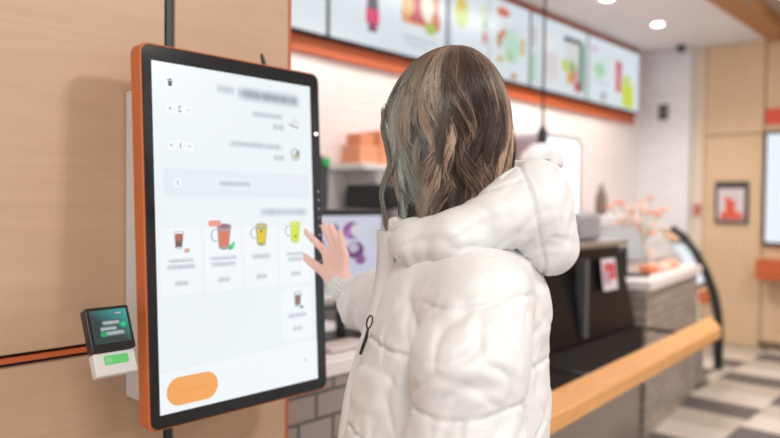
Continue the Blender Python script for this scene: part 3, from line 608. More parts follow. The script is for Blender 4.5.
def nets(fn, lo, hi, h):
    ax = [np.arange(lo[i], hi[i]+h, h, dtype=np.float32) for i in range(3)]; n = [len(a) for a in ax]
    V = np.empty(n, np.float32); YY, ZZ = np.meshgrid(ax[1], ax[2], indexing='ij'); step = max(1, 400000//(n[1]*n[2]))
    for i in range(0, n[0], step):
        k = min(step, n[0]-i); X = np.repeat(ax[0][i:i+k], n[1]*n[2])
        P = np.stack([X, np.tile(YY.ravel(), k), np.tile(ZZ.ravel(), k)], 1); V[i:i+k] = fn(P).reshape(k, n[1], n[2])
    S = V < 0; c = np.zeros([m-1 for m in n], np.int8)
    offs = [(a, b, d) for a in (0, 1) for b in (0, 1) for d in (0, 1)]
    for a, b, d in offs: c += S[a:n[0]-1+a, b:n[1]-1+b, d:n[2]-1+d]
    act = (c > 0) & (c < 8); idx = np.argwhere(act); pos = np.zeros((len(idx), 3)); cnt = np.zeros(len(idx))
    for A in offs:
        for k in range(3):
            if A[k]: continue
            B = list(A); B[k] = 1; va = V[tuple((idx+A).T)]; vb = V[tuple((idx+B).T)]; cr = (va < 0) != (vb < 0)
            t = np.where(cr, va/(va-vb+1e-12), 0); p = np.array(A)+np.outer(t, np.array(B)-np.array(A)); pos += p*cr[:, None]; cnt += cr
    pos = (idx+pos/cnt[:, None])*h+np.array(lo); vid = -np.ones(act.shape, np.int64); vid[act] = np.arange(len(idx)); F = []
    def faces(m, f): 
        pass
    for k in range(3):
        a, b = [(1, 2), (2, 0), (0, 1)][k]
        sl0 = [slice(1, -1)]*3; sl1 = [slice(1, -1)]*3; sl0[k] = slice(0, -1); sl1[k] = slice(1, None)
        s0 = S[tuple(sl0)]; s1 = S[tuple(sl1)]; m = np.argwhere(s0 != s1)
        if not len(m): continue
        base = m.copy(); base[:, a] += 1; base[:, b] += 1
        fl = s0[tuple(m.T)]
        def cell(da, db): q = base.copy(); q[:, a] += da; q[:, b] += db; return vid[tuple(q.T)]
        q = np.stack([cell(-1, -1), cell(0, -1), cell(0, 0), cell(-1, 0)], 1); q[~fl] = q[~fl][:, ::-1]; F.append(q)
    return pos, np.concatenate(F)
def vnoise(P, scale, seed):
    g = np.random.default_rng(seed).random((32, 32, 32)).astype(np.float32); q = P*np.array(scale)+100; i = np.floor(q).astype(int); f = q-i; f = f*f*(3-2*f); r = 0
    for a in (0, 1):
        for b in (0, 1):
            for c in (0, 1): r = r+g[(i[:, 0]+a) % 32, (i[:, 1]+b) % 32, (i[:, 2]+c) % 32]*(f[:, 0] if a else 1-f[:, 0])*(f[:, 1] if b else 1-f[:, 1])*(f[:, 2] if c else 1-f[:, 2])
    return r*2-1
def npmesh(name, V, F, mats, parent, smooth=True):
    me = bpy.data.meshes.new(name); nv, nf = len(V), len(F); k = F.shape[1]
    me.vertices.add(nv); me.vertices.foreach_set('co', np.asarray(V, np.float32).ravel()); me.loops.add(nf*k); me.loops.foreach_set('vertex_index', F.ravel().astype(np.int32))
    me.polygons.add(nf); me.polygons.foreach_set('loop_start', np.arange(0, nf*k, k, dtype=np.int32)); me.update(calc_edges=True); me.validate()
    for m in mats: me.materials.append(m)
    me.polygons.foreach_set('use_smooth', [smooth]*len(me.polygons))
    o = bpy.data.objects.new(name, me); COL.objects.link(o); o.parent = parent; return o
def normals(V, F):
    n = np.cross(V[F[:, 2]]-V[F[:, 0]], V[F[:, 3]]-V[F[:, 1]]); N = np.zeros_like(V)
    for k in range(4): np.add.at(N, F[:, k], n)
    return N/(np.linalg.norm(N, axis=1)[:, None]+1e-12)
SKIN = mat('skin', srgb(238, 196, 184), .5, bump=.05, bscale=400, var=.03, vscale=40)
SKIN.node_tree.nodes['Principled BSDF'].inputs['Subsurface Weight'].default_value = .15
SKIN.node_tree.nodes['Principled BSDF'].inputs['Subsurface Radius'].default_value = (.01, .004, .002)
COAT = mat('white_nylon', (.74, .735, .725), .45, bump=.2, bscale=14, sheen=.15)
for n_ in COAT.node_tree.nodes:
    if n_.type == 'TEX_NOISE': n_.inputs['Distortion'].default_value = 1.6; n_.inputs['Detail'].default_value = 4
    if n_.type == 'BUMP': n_.inputs['Distance'].default_value = .010
# --- joints
HF = np.array([-.62, .785]); HF /= np.linalg.norm(HF); HS = np.array([HF[1], -HF[0]])     # head faces the screen; HS = her right
HC = np.array(loc(.094, 1.168, 1.53))
def hp(f, s, u): return (HC[0]+HF[0]*f+HS[0]*s, HC[1]+HF[1]*f+HS[1]*s, HC[2]+u)
HR = np.array([[HF[0], HS[0], 0], [HF[1], HS[1], 0], [0, 0, 1]], np.float32)
WR = px(339, 283, 1.575)
LSH, LEL, LWR = loc(.125, 1.01, 1.235), loc(.125, .945, 1.00), loc(.045, .955, .79)
RSH, REL = loc(.135, 1.335, 1.262), loc(.055, 1.42, 1.075)
FING = dict(index=[(328, 257, 1.600), (326, 252, 1.608), (316.5, 243, 1.620), (310, 236, 1.640), (305.5, 231.5, 1.652)],
            middle=[(334, 254, 1.595), (334.5, 249, 1.602), (328.5, 236, 1.615), (325, 229, 1.632), (323.0, 223.5, 1.650)],
            ring=[(339, 254, 1.585), (340, 251, 1.588), (336, 238.5, 1.598), (333, 231, 1.615), (331, 226, 1.632)],
            pinky=[(343, 258, 1.572), (344.5, 255, 1.572), (342.5, 245, 1.580), (341, 238, 1.592), (339.8, 232, 1.606)],
            thumb=[(334, 277, 1.585), (328, 275, 1.59), (318.5, 268, 1.605), (311, 262, 1.622), (305, 257, 1.640)])
FRAD = dict(index=[.0095, .0093, .0083, .0077, .0068], middle=[.0098, .0095, .0086, .0080, .0070], ring=[.0094, .0092, .0082, .0075, .0066], pinky=[.0085, .0082, .0073, .0066, .0058], thumb=[.0135, .0125, .0108, .0098, .0080])
FJ = {k: [px(*q) for q in v] for k, v in FING.items()}
def hand_sdf(P):
    d = None
    for k in ('index', 'middle', 'ring', 'pinky'):      # metacarpals
        a = np.array(WR)+(np.array(FJ[k][0])-np.array(FJ['middle'][0]))*.5
        c = cap(P, a, FJ[k][1], .0155, .0105); d = c if d is None else smin(d, c, .012)
    d = smin(d, cap(P, WR, FJ['thumb'][1], .016, .0135), .014)
    d = smin(d, cap(P, FJ['index'][0], FJ['thumb'][1], .009, .010), .010)
    el = np.array(WR)+(np.array(REL)-np.array(WR))*.42
    d = smin(d, cap(P, WR, el, .0215, .030), .02)
    for k in FJ:
        c = None
        for i in range(1, 4):
            s = cap(P, FJ[k][i], FJ[k][i+1], FRAD[k][i], FRAD[k][i+1]); c = s if c is None else smin(c, s, .002)
        d = smin(d, c, .0045)
    return d
hv, hf = nets(hand_sdf, np.array(WR)-np.array([.09, .12, .13]), np.array(WR)+np.array([.15, .16, .13]), .0017)
def body_sdf(P):
    d = elp(P, hp(-.010, 0, .012), (.092, .073, .098), HR)                       # skull
    d = smin(d, elp(P, hp(.030, 0, -.045), (.058, .056, .068), HR), .03)        # face and jaw
    d = smin(d, cap(P, hp(.060, 0, -.088), hp(.066, 0, -.096), .018, .016), .02)       # chin
    d = smin(d, cap(P, hp(.088, 0, .005), hp(.104, 0, -.028), .007, .011), .012)   # nose
    for s in (-1, 1):
        d = smin(d, cap(P, hp(.0, .076*s, .008), hp(-.006, .074*s, -.028), .011, .008), .008)
        d = smin(d, elp(P, hp(.083, .018*s, -.058), (.010, .018, .005), HR), .006)
        d = np.maximum(d, -elp(P, hp(.094, .031*s, .002), (.012, .016, .010), HR))
    nb = loc(.115, 1.172, 1.31)
    d = smin(d, cap(P, hp(-.012, 0, -.06), nb, .052, .058), .03)
    t = elp(P, loc(.115, 1.17, 1.17), (.080, .115, .15)); t = smin(t, elp(P, loc(.10, 1.17, .92), (.10, .145, .19)), .06); d = smin(d, t, .05)
    for sh, e, w in ((LSH, LEL, LWR), (RSH, REL, tuple(np.array(WR)+(np.array(REL)-np.array(WR))*.35))):
        d = smin(d, chain(P, [sh, e, w], [.040, .034, .026]), .03)
    for s in (-1, 1):
        hipj = loc(.095, 1.17+.085*s, .86); kn = loc(.08, 1.17+.09*s, .48); an = loc(.11, 1.17+.09*s, .09)
        d = smin(d, chain(P, [hipj, kn, an], [.085, .055, .038]), .04)
        d = smin(d, cap(P, loc(.12, 1.17+.09*s, .055), loc(-.05, 1.17+.10*s, .045), .036, .030), .02)
    # left hand below the cuff
    lw = np.array(LWR); dn = (lw-np.array(LEL)); dn /= np.linalg.norm(dn)
    d = smin(d, cap(P, lw, lw+dn*.085, .024, .026), .02)
    return d
bv, bf = nets(body_sdf, (-.36, -.34, -.004), (.24, .50, 1.67), .0065)
lh = []
lw = np.array(LWR); dn = (lw-np.array(LEL)); dn /= np.linalg.norm(dn)
def lhand_sdf(P):
    d = cap(P, lw+dn*.0, lw+dn*.05, .024, .026)
    for k, (s, L) in enumerate(((-1.5, .066), (-.5, .075), (.5, .070), (1.5, .055))):
        a = lw+dn*.03+np.array([s*.010, 0, 0]); b = lw+dn*.085+np.array([s*.017, -.004, 0]); c_ = b+dn*L*.55+np.array([0, .008, 0]); e = c_+dn*L*.45+np.array([0, .016, 0])
        d = smin(d, cap(P, a, b, .014, .010), .010); d = smin(d, smin(cap(P, b, c_, .009, .008), cap(P, c_, e, .008, .0065), .002), .004)
    a = lw+dn*.03+np.array([-.02, 0, 0]); b = a+dn*.03+np.array([-.025, .008, 0]); c_ = b+dn*.035+np.array([-.004, .012, 0])
    d = smin(d, chain(P, [a, b, c_], [.013, .010, .008], .003), .010); return d
lv, lf_ = nets(lhand_sdf, lw-np.array([.09, .06, .22]), lw+np.array([.09, .09, .06]), .0025)
V = np.concatenate([bv, hv, lv]); F_ = np.concatenate([bf, hf+len(bv), lf_+len(bv)+len(hv)])
npmesh('body', V, F_, [SKIN], woman)
# nails on the visible finger ends
nm_ = MB(); NAIL = mat('nail', srgb(240, 196, 186), .25)
for k in ('thumb', 'index', 'middle', 'ring', 'pinky'):
    a = np.array(FJ[k][3]); b = np.array(FJ[k][4]); d = (b-a)/np.linalg.norm(b-a); up_ = np.array([.35, -.75, .3]); up_ -= d*(up_@d); up_ /= np.linalg.norm(up_); sd = np.cross(d, up_); r = FRAD[k][4]
    c0 = b-d*.002+up_*r*.80; M = Matrix([[d[i]*.0075, sd[i]*r*.72, up_[i]*.0022, c0[i]] for i in range(3)]+[[0, 0, 0, 1]])
    q = MB(); q.ell((0, 0, 0), (1, 1, 1), NAIL, 12, 8); MB().add([tuple(M @ Vector(v)) for v in q.v], q.f, NAIL).build('fingernail', woman, smooth=True)
eb = MB(); EW = mat('eye_white', (.8, .8, .78), .1); EI = mat('iris_brown', (.08, .04, .02), .1)
for s in (-1, 1):
    eb = MB(); eb.ell(hp(.078, .031*s, .002), (.0115,)*3, EW, 14, 10); eb.build('eye', woman, smooth=True)
    c0 = hp(.0875, .031*s, .002); ib = MB(); ib.ell(c0, (.004, .004, .005), EI, 10, 8); ib.build('iris', woman, smooth=True)
# trousers and boots
def trouser_sdf(P):
    d = elp(P, loc(.10, 1.17, .88), (.125, .165, .12))
    for s in (-1, 1): d = smin(d, chain(P, [loc(.095, 1.17+.085*s, .84), loc(.08, 1.17+.09*s, .48), loc(.11, 1.17+.09*s, .13)], [.10, .068, .062]), .04)
    return d
tv, tf = nets(trouser_sdf, (-.2, -.25, .06), (.2, .25, 1.0), .009); npmesh('trousers', tv, tf, [mat('dark_denim', (.03, .035, .05), .8, bump=.2, bscale=300)], woman)
def boot_sdf(P):
    d = None
    for s in (-1, 1):
        y = 1.17+.09*s
        c = smin(cap(P, loc(.11, y, .20), loc(.11, y, .06), .058, .05), cap(P, loc(.11, y, .045), loc(-.07, y+.01*s, .04), .046, .040), .03); d = c if d is None else np.minimum(d, c)
    return np.maximum(d, -P[:, 2]+.001)
tv, tf = nets(boot_sdf, (-.25, -.2, -.012), (.12, .2, .27), .006); npmesh('boots', tv, tf, [mat('boot_leather', (.05, .04, .035), .45)], woman)
# --- coat
Zk = np.array([.60, .75, .90, 1.00, 1.087, 1.175, 1.26, 1.31, 1.345])
Rl = np.array([-.125, -.105, -.088, -.078, -.066, -.040, -.012, .005, .03])      # front edge at each height
Rr = np.array([.285, .285, .278, .272, .266, .266, .262, .245, .20])
Bh = np.array([.215, .205, .19, .178, .168, .165, .160, .145, .10])
def coat_sdf(P):
    z = P[:, 2]; a = (np.interp(z, Zk, Rr)-np.interp(z, Zk, Rl))/2; c = (np.interp(z, Zk, Rr)+np.interp(z, Zk, Rl))/2-OX; b = np.interp(z, Zk, Bh)
    q = (np.abs((P[:, 0]-c)/a)**2.4+np.abs(P[:, 1]/b)**2.4+1e-9)**(1/2.4); d = (q-1)*np.minimum(a, b)
    d = smin(np.maximum(d, z-1.352), np.maximum(d, .62-z), .001) if False else np.maximum(np.maximum(d, z-1.352), .62-z)
    la = chain(P, [loc(.135, 1.01, 1.255), loc(.115, .958, 1.17), loc(.108, .945, 1.05), loc(.11, .945, .98), LWR], [.072, .080, .081, .078, .05], .02)
    ra_ = chain(P, [loc(.135, 1.33, 1.255), loc(.09, 1.385, 1.16), REL, px(374, 301, 1.50), tuple(np.array(WR)+(np.array(REL)-np.array(WR))*.30), tuple(np.array(WR)+(np.array(REL)-np.array(WR))*.19)], [.072, .074, .066, .058, .048, .034], .02)
    d = smin(d, cap(P, loc(.012, 1.165, 1.35), loc(.0+.012, 1.165, 1.22), .026, .03), .02)
    d = smin(d, la, .012+.05*np.clip((z-1.20)/.09, 0, 1)); return smin(d, ra_, .02)
cv, cf = nets(coat_sdf, (-.36, -.36, .60), (.26, .44, 1.42), .0040)
N = normals(cv, cf)
x, y, z = cv[:, 0]+OX, cv[:, 1]+OY, cv[:, 2]
dla = chain(cv, [loc(.135, 1.01, 1.255), loc(.115, .958, 1.17), loc(.108, .945, 1.05), loc(.11, .945, .98), LWR], [.072, .080, .081, .078, .05], .02)
wr = np.array(WR); fdir = np.array(REL)-wr; fl_ = np.linalg.norm(fdir); fdir /= fl_
onsl = np.clip(1-np.abs(dla)/.012, 0, 1)
dra = chain(cv, [REL, px(374, 301, 1.50), px(356, 290, 1.545), WR], [.066, .058, .050, .034], .02); onr = np.clip(1-np.abs(dra)/.015, 0, 1)
def groove(t, w): return np.exp(-(t/w)**2)
disp = np.zeros(len(cv))
# quilting seams: sleeve
zs = z+.03*(x-.10)+.01*np.sin(x*25)
for s_ in (1.262, 1.128, .992, .86): disp -= onsl*.0042*groove(zs-s_, .0030); disp += onsl*.003*groove(zs-s_+.06, .04)
zt = z+.10*(x-.1)+.012*np.sin(y*14)
for s_ in (1.175, 1.03, .885, .74): disp -= (1-onsl)*(1-onr)*.0060*groove(zt-s_, .0032)
disp += (1-onsl)*(1-onr)*.003*np.cos((zt-1.175)/.145*2*PI+PI)
# yoke and front panel lines
# armhole seam
shl = np.abs(dla); 
# folds
n1 = vnoise(cv, (9, 9, 12), 1); wq = cv+np.stack([vnoise(cv, (7, 7, 7), s0) for s0 in (21, 22, 23)], 1)*.035
ca1, sa1 = math.cos(.6), math.sin(.6)
rq = np.stack([wq[:, 0]*ca1+wq[:, 2]*sa1, wq[:, 1], -wq[:, 0]*sa1+wq[:, 2]*ca1], 1)
def crease(v, w): return np.exp(-np.abs(v)/w)
n2 = vnoise(rq, (11, 11, 24), 8); n3 = vnoise(cv, (50, 40, 60), 3)
disp += .0035*n1+.0022*n2+.0007*n3
rs_ = np.random.default_rng(5)
def fold(X_, Z_, cx, cz, ang, L, w, dep, cur=0.):
    u = (X_-cx)*math.cos(ang)+(Z_-cz)*math.sin(ang); v = -(X_-cx)*math.sin(ang)+(Z_-cz)*math.cos(ang)+cur*u*u/L
    w2 = w*(1+.8*u/L); dep = dep*.62
    e = np.exp(-(u/L)**4); return -dep*e*(np.exp(-(v/w2)**2)-.55*np.exp(-((v-2.4*w)/(1.9*w))**2)-.35*np.exp(-((v+2.4*w)/(1.9*w))**2))
D = math.radians; Xw, Zw = x+.006*vnoise(cv, (30, 30, 30), 41), z+.006*vnoise(cv, (30, 30, 30), 42)
sleeve = [(.075, 1.225, 60, .05, .006, .006, .3), (.10, 1.20, 38, .05, .006, .006, -.4), (.155, 1.215, -55, .05, .006, .006, .3), (.150, 1.185, -35, .035, .005, .004, .2), (.06, 1.17, 20, .04, .006, .005, .5),
 (.085, 1.155, 32, .05, .0065, .006, .3), (.16, 1.155, -75, .045, .006, .005, .2), (.13, 1.10, 45, .06, .007, .006, -.3), (.16, 1.085, 70, .04, .006, .005, .3), (.07, 1.10, 78, .05, .006, .005, .2), (.10, 1.075, 15, .04, .005, .004, .4),
 (.12, 1.04, 50, .06, .007, .006, .2), (.155, 1.03, 100, .04, .006, .005, .2), (.07, 1.03, 120, .04, .006, .005, .2), (.10, .98, 30, .05, .007, .006, .2), (.14, .95, 60, .05, .007, .006, .2), (.12, 1.235, 88, .03, .005, .004, 0)]
for (cx, cz, an, L, w, dep, cu) in sleeve: disp += onsl*fold(Xw, Zw, cx, cz, D(an), L, w, dep, cu)
for k in range(26):
    disp += onsl*fold(Xw+.3*(y-.95), Zw, rs_.uniform(.03, .19), rs_.choice([1.25, 1.14, 1.115, 1.0, .985])+rs_.normal(0, .012), D(90+rs_.normal(0, 28)), rs_.uniform(.015, .035), rs_.uniform(.003, .005), rs_.uniform(.0015, .0035), .2)
body_f = [(.03, 1.25, 75, .06, .007, .006, .2), (.06, 1.27, 50, .04, .006, .005, .2), (.045, 1.20, 100, .05, .007, .006, -.2), (.0, 1.21, 65, .05, .006, .005, .2), (.03, 1.12, 70, .05, .007, .005, .2), (.0, 1.10, 95, .05, .007, .006, .2), (.04, 1.07, 40, .05, .007, .005, .3), (-.02, 1.06, 75, .05, .006, .005, .2), (.235, 1.24, 110, .05, .007, .006, .2), (.23, 1.14, 80, .05, .007, .006, .2), (.24, 1.08, 60, .04, .006, .005, .2), (.22, 1.20, 60, .04, .006, .005, .2)]
for (cx, cz, an, L, w, dep, cu) in body_f: disp += (1-onsl)*(1-onr)*fold(Xw, Zw, cx, cz, D(an), L, w, dep, cu)
for k in range(60):
    disp += (1-onsl)*(1-onr)*fold(Xw+.5*(y-1.0), Zw, rs_.uniform(-.08, .28), rs_.choice([1.19, 1.155, 1.05, 1.01, .89])+rs_.normal(0, .010), D(90+rs_.normal(0, 25)), rs_.uniform(.015, .035), rs_.uniform(.003, .0055), rs_.uniform(.0015, .004), .2)
# puckers beside every seam
pk = np.sin(x*170+3*n1)+np.sin(y*190+2*n1)
for s_ in (1.262, 1.128, .992): disp += onsl*.0012*groove(zs-s_, .018)*pk
for s_ in (1.175, 1.03, .885): disp += (1-onsl)*.0014*groove(zt-s_, .018)*pk
# gathers towards the right cuff
tt_ = (cv-wr)@fdir
disp += onr*.0045*np.sin(tt_*150+2.5*n1)*groove(tt_-.02, .10)
cv = cv+N*disp[:, None]
coat = npmesh('coat', cv, cf, [COAT], woman)
# cuffs
def cuff(c, d, r0, r1, L, name='cuff'):
    c = np.array(c); d = np.array(d)/np.linalg.norm(d); u = np.cross(d, [0, 0, 1.]); u /= np.linalg.norm(u); w_ = np.cross(d, u); vs = []; fs = []; n = 160; pr = [(r0-.004, .0), (r0, -.001), (r0+.002, .003), (r0+.001, .010), (r0+(r1-r0)*.5, .02), (r1, L), (r1-.01, L+.004)]
    for (r, t) in pr:
        for k in range(n):
            a = 2*PI*k/n; rr = r*(1+.05*math.sin(a*20)); p = c+d*t+(u*math.cos(a)+w_*math.sin(a)*.86)*rr; vs.append(p)
    for i in range(len(pr)-1):
        for k in range(n): a = i*n+k; b = i*n+(k+1) % n; fs.append((a, b, b+n, a+n))
    return MB().add(vs, fs, COAT).build(name, coat, smooth=True)
cuff(wr+fdir*-.002, fdir, .030, .037, .040); ld = np.array(LEL)-np.array(LWR); cuff(np.array(LWR)-ld/np.linalg.norm(ld)*.03, ld, .034, .05, .05)
# --- hood lying on the shoulders
def hood_sdf(P):
    ring = [loc(.018, 1.15, 1.345), loc(.042, 1.085, 1.335), loc(.10, 1.045, 1.345), loc(.165, 1.06, 1.375), loc(.215, 1.115, 1.425), loc(.228, 1.18, 1.44), loc(.215, 1.25, 1.42), loc(.15, 1.30, 1.37), loc(.09, 1.31, 1.345), loc(.042, 1.275, 1.335), loc(.018, 1.21, 1.335)]
    rr = [.030, .033, .036, .040, .045, .05, .05, .045, .036, .033, .030]
    d = chain(P, ring, rr, .03)
    d = smin(d, elp(P, loc(.225, 1.175, 1.385), (.080, .145, .088)), .035)
    d = smin(d, cap(P, loc(.255, 1.10, 1.330), loc(.26, 1.25, 1.330), .045, .045), .03)
    d = smin(d, cap(P, loc(.014, 1.165, 1.33), loc(.012, 1.165, 1.27), .024, .02), .03)
    hole = elp(P, loc(.115, 1.175, 1.435), (.115, .095, .12)); hole = np.minimum(hole, elp(P, loc(.165, 1.175, 1.50), (.10, .10, .12)))
    return -smin(-d, hole, .018)
gv, gf = nets(hood_sdf, (-.16, -.24, 1.2), (.28, .25, 1.55), .0036)
N = normals(gv, gf); x, y, z = gv[:, 0]+OX, gv[:, 1]+OY, gv[:, 2]
n1 = vnoise(gv, (9, 9, 9), 11); wq = gv+np.stack([vnoise(gv, (8, 8, 8), s0) for s0 in (31, 32, 33)], 1)*.03
n2 = vnoise(wq, (13, 13, 26), 12); n3 = vnoise(gv, (50, 50, 50), 13)
disp = .003*n1+.002*n2+.0006*n3
Xw, Zw = x+.006*vnoise(gv, (30, 30, 30), 43), z+.006*vnoise(gv, (30, 30, 30), 44); rs_ = np.random.default_rng(9)
hood_f = [(.06, 1.345, 5, .06, .006, .005, .3), (.13, 1.335, -10, .05, .006, .005, .2), (.12, 1.365, 25, .05, .006, .005, .2), (.20, 1.36, 60, .05, .007, .006, .3), (.25, 1.42, 100, .05, .006, .006, .2), (.265, 1.39, 80, .05, .006, .005, .2), (.22, 1.43, 125, .035, .005, .004, .2), (.24, 1.33, 20, .05, .007, .005, .2), (.28, 1.36, 70, .04, .006, .005, .2), (.17, 1.345, 30, .04, .006, .005, .3), (.03, 1.33, 50, .03, .005, .004, .2)]
for (cx, cz, an, L, w, dep, cu) in hood_f: disp += fold(Xw, Zw, cx, cz, D(an), L, w, dep*.6, cu)
for k in range(14): disp += fold(Xw+.4*(y-1.05), Zw, rs_.uniform(.0, .30), rs_.uniform(1.30, 1.46), D(60+rs_.normal(0, 40)), rs_.uniform(.015, .035), rs_.uniform(.003, .005), rs_.uniform(.001, .0025), .2)
disp -= .006*groove(x-.215-.26*(1.40-z), .0028)*(y < 1.17)
disp -= .005*groove((y-1.075)-.35*(x-.2), .003)*(x > .17)
disp -= .005*groove(z-1.372-.35*(x-.1)-.25*np.abs(y-1.17), .0035)*(x < .20)*(y < 1.2)*.6
th = np.arctan2(y-1.175, x-.11); rad = np.hypot(x-.11, y-1.175)
disp += .0016*np.sin(th*34+3*n1)*groove(z-1.31-.12*(x-.1), .03)
hood = npmesh('hood', gv+N*disp[:, None], gf, [COAT], coat)
# placket with zip, puller
fe = [(.005-OX+.0, -.035, 1.375)]
def front_x(zz): return float(np.interp(zz, Zk, Rl))-OX
pm = MB(); zz = 1.37; ptsA = []
prev = None; W_ = .028
rows = []; xs_ = np.linspace(-.22, .06, 281)
for zz in np.linspace(1.352, .66, 60):
    row = []
    for yy in (-.052, -.044, -.028, -.012, -.004):
        Q = np.stack([xs_, np.full(281, yy), np.full(281, zz)], 1).astype(np.float32); dd = np.minimum(coat_sdf(Q), hood_sdf(Q)); i = int(np.argmax(dd < 0)); xi = float(xs_[i]) if (dd < 0).any() and xs_[i] > -.2 else (rows[-1][0][0] if rows else -.11); row.append((xi+(.004 if yy in (-.052, -.004) else -.007), yy, zz))
    rows.append(row)
for j in range(5):      # ease the flap so it hangs straight
    c_ = [r_[j][0] for r_ in rows]; c2_ = [sum(c_[max(0, i-2):i+3])/len(c_[max(0, i-2):i+3]) for i in range(60)]
    for i in range(60): rows[i][j] = (max(min(c2_[i], c_[i]+.003), c_[i]-.008), rows[i][j][1], rows[i][j][2])
vs = [p for r in rows for p in r]; fs = [(i*5+j, i*5+j+1, i*5+5+j+1, i*5+5+j) for i in range(len(rows)-1) for j in range(4)]
pm.add(vs, fs, COAT).build('placket', coat, smooth=True)
# black carabiner and strap by the front edge
CB = mat('clip_black', (.015, .015, .018), .3, .3)
c0 = np.array(px(369.5, 322, 1.08)); 
q = MB(); lp = []
for k in range(25):
    a = 2*PI*k/24; lp.append(tuple(c0+np.array([math.cos(a)*.0042+math.sin(a)*.002, 0, math.sin(a)*.010])))
q.tube(lp, .0014, CB, n=6); q.build('clip', coat, smooth=True)
q = MB(); q.tube([tuple(c0+np.array([-.002, 0, -.009])), tuple(c0+np.array([-.005, .002, -.025])), tuple(c0+np.array([-.010, .004, -.04])), tuple(c0+np.array([-.014, .006, -.052]))], [.002, .003, .003, .0025], CB, n=6); q.build('strap', coat, smooth=True)
# --- hair
PHF = math.atan2(HF[1], HF[0])
def hairR(phi): return 1/np.sqrt((np.cos(phi-PHF)/.108)**2+(np.sin(phi-PHF)/.097)**2)
m, nt, b = new_mat('hair_strands'); at_ = nt.nodes.new('ShaderNodeAttribute'); at_.attribute_name = 'tone'
nt.links.new(at_.outputs['Color'], b.inputs['Base Color']); b.inputs['Roughness'].default_value = .3; b.inputs['Specular IOR Level'].default_value = .55
b.inputs['Sheen Weight'].default_value = .1
NS, NP = 19000, 30
ncl = 210; clp = rng.uniform(0, 2*PI, ncl); clamp_ = rng.uniform(.003, .019, ncl); clph = rng.uniform(0, 2*PI, ncl); clf = rng.uniform(.8, 1.7, ncl); cltone = rng.uniform(0, 1, ncl); clr = rng.uniform(-.024, .005, ncl); csw = rng.normal(.0, .26, ncl); clL = rng.uniform(-.02, .03, ncl)
ci = rng.integers(0, ncl, NS); dphi = rng.normal(0, .10, NS); t = np.linspace(0, 1, NP)[None, :]
phi0 = (clp[ci]+dphi)[:, None]
phi = clp[ci][:, None]+dphi[:, None]*(1.5-1.15*np.sin(t*2.0))+csw[ci][:, None]*(t**1.4-.4)+.10*np.sin(2*PI*t*1.1+clp[ci][:, None]*2)*t
dl = (phi-PHF+PI) % (2*PI)-PI
gap = np.radians(62)*np.clip(t*1.8-.1, 0, 1); dl = np.where(np.abs(dl) < gap, np.sign(dl)*(gap+.02+.12*np.abs(dl)), dl); phi = PHF+dl
# meridian arc then fall
Lc = .155; Lf = (.135+clL[ci]+rng.normal(0, .010, NS))[:, None]
s = t*(Lc+Lf); top0 = rng.uniform(0.02, .5, NS)[:, None]
thu = top0*(1-t)+s/Lc*1.45; th = np.minimum(thu, PI/2); fall = np.clip(thu-PI/2, 0, None)*Lc/1.45; fall = fall*(.97+.03)
R_ = hairR(phi)+clr[ci][:, None]*np.clip(t*2, 0, 1)+rng.uniform(-.006, .002, NS)[:, None]
lf2 = np.exp(-(((phi-math.radians(185)+PI) % (2*PI)-PI)/.6)**2)
rad = R_*np.sin(th)*(1-(.10+.12*lf2)*(np.clip(fall/.10, 0, 1.3)**1.3))
wav = clamp_[ci][:, None]*np.sin(2*PI*clf[ci][:, None]*t*1.3+clph[ci][:, None])*np.clip(t*1.6-.25, 0, 1)
wav2 = .6*clamp_[ci][:, None]*np.cos(2*PI*clf[ci][:, None]*t*1.3+clph[ci][:, None]*1.7)*np.clip(t*1.6-.4, 0, 1)
fz = rng.normal(0, 1, (NS, 1)); wav = wav+.0022*fz*np.sin(9*t+fz*5)*t
rad = rad+wav2
X = HC[0]+.014*(1-np.sin(th))+rad*np.cos(phi)-wav*np.sin(phi); Y = HC[1]+rad*np.sin(phi)+wav*np.cos(phi); Z = HC[2]+.132*np.cos(th)-fall-.004*(1-np.cos(th))
P = np.stack([X, Y, Z], 2)
T = np.gradient(P, axis=1); T /= np.linalg.norm(T, axis=2)[:, :, None]+1e-9
U = np.cross(T, np.array([.3, .2, .93])); U /= np.linalg.norm(U, axis=2)[:, :, None]+1e-9; W = np.cross(T, U)
rs = (.00056*(1-.6*t**3))[:, :, None]
ring = np.stack([P+(U*math.cos(a)+W*math.sin(a))*rs for a in (0, 2.094, 4.189)], 2)     # NS,NP,3,3
hvv = ring.reshape(-1, 3); base = (np.arange(NS)[:, None, None]*NP+np.arange(NP-1)[None, :, None])*3; k3 = np.arange(3)[None, None, :]; k4 = (k3+1) % 3
hff = np.stack([base+k3, base+k4, base+3+k4, base+3+k3], 3).reshape(-1, 4)
hair = npmesh('hair', hvv, hff, [m], woman)
# tones: brown roots, caramel lights, ash-green lengths on her left-front side
dx = (phi-math.radians(200)+PI) % (2*PI)-PI
ash = np.clip(1.65-np.abs(dx)/.75, 0, 1)*np.clip(t*2.4-.35, 0, 1)*(.55+.45*(cltone[(ci*7) % ncl] > .3))[:, None]
rn = rng.uniform(0, 1, NS)[:, None]; cara = np.clip((cltone[ci][:, None]-.60)*4.0+.35+.8*(rn-.6), 0, 1)*np.clip(t*1.8-.1, .35, 1)
br = np.array([.070, .038, .027]); ca = np.array([.66, .44, .31]); asc = np.array([.80, .86, .78]); asd = np.array([.17, .19, .17])
col = br*(1-cara[..., None])+ca*cara[..., None]; col = col*(.75+.5*rn[..., None])
ac = asd+(asc-asd)*(np.clip(cltone[(ci*3) % ncl]*1.6-.4, 0, 1)[:, None, None]*.75+.25*rn[..., None]); col = col*(1-ash[..., None])+ac*ash[..., None]
rgba = np.ones((NS, NP, 3, 4), np.float32); rgba[..., :3] = col[:, :, None, :]
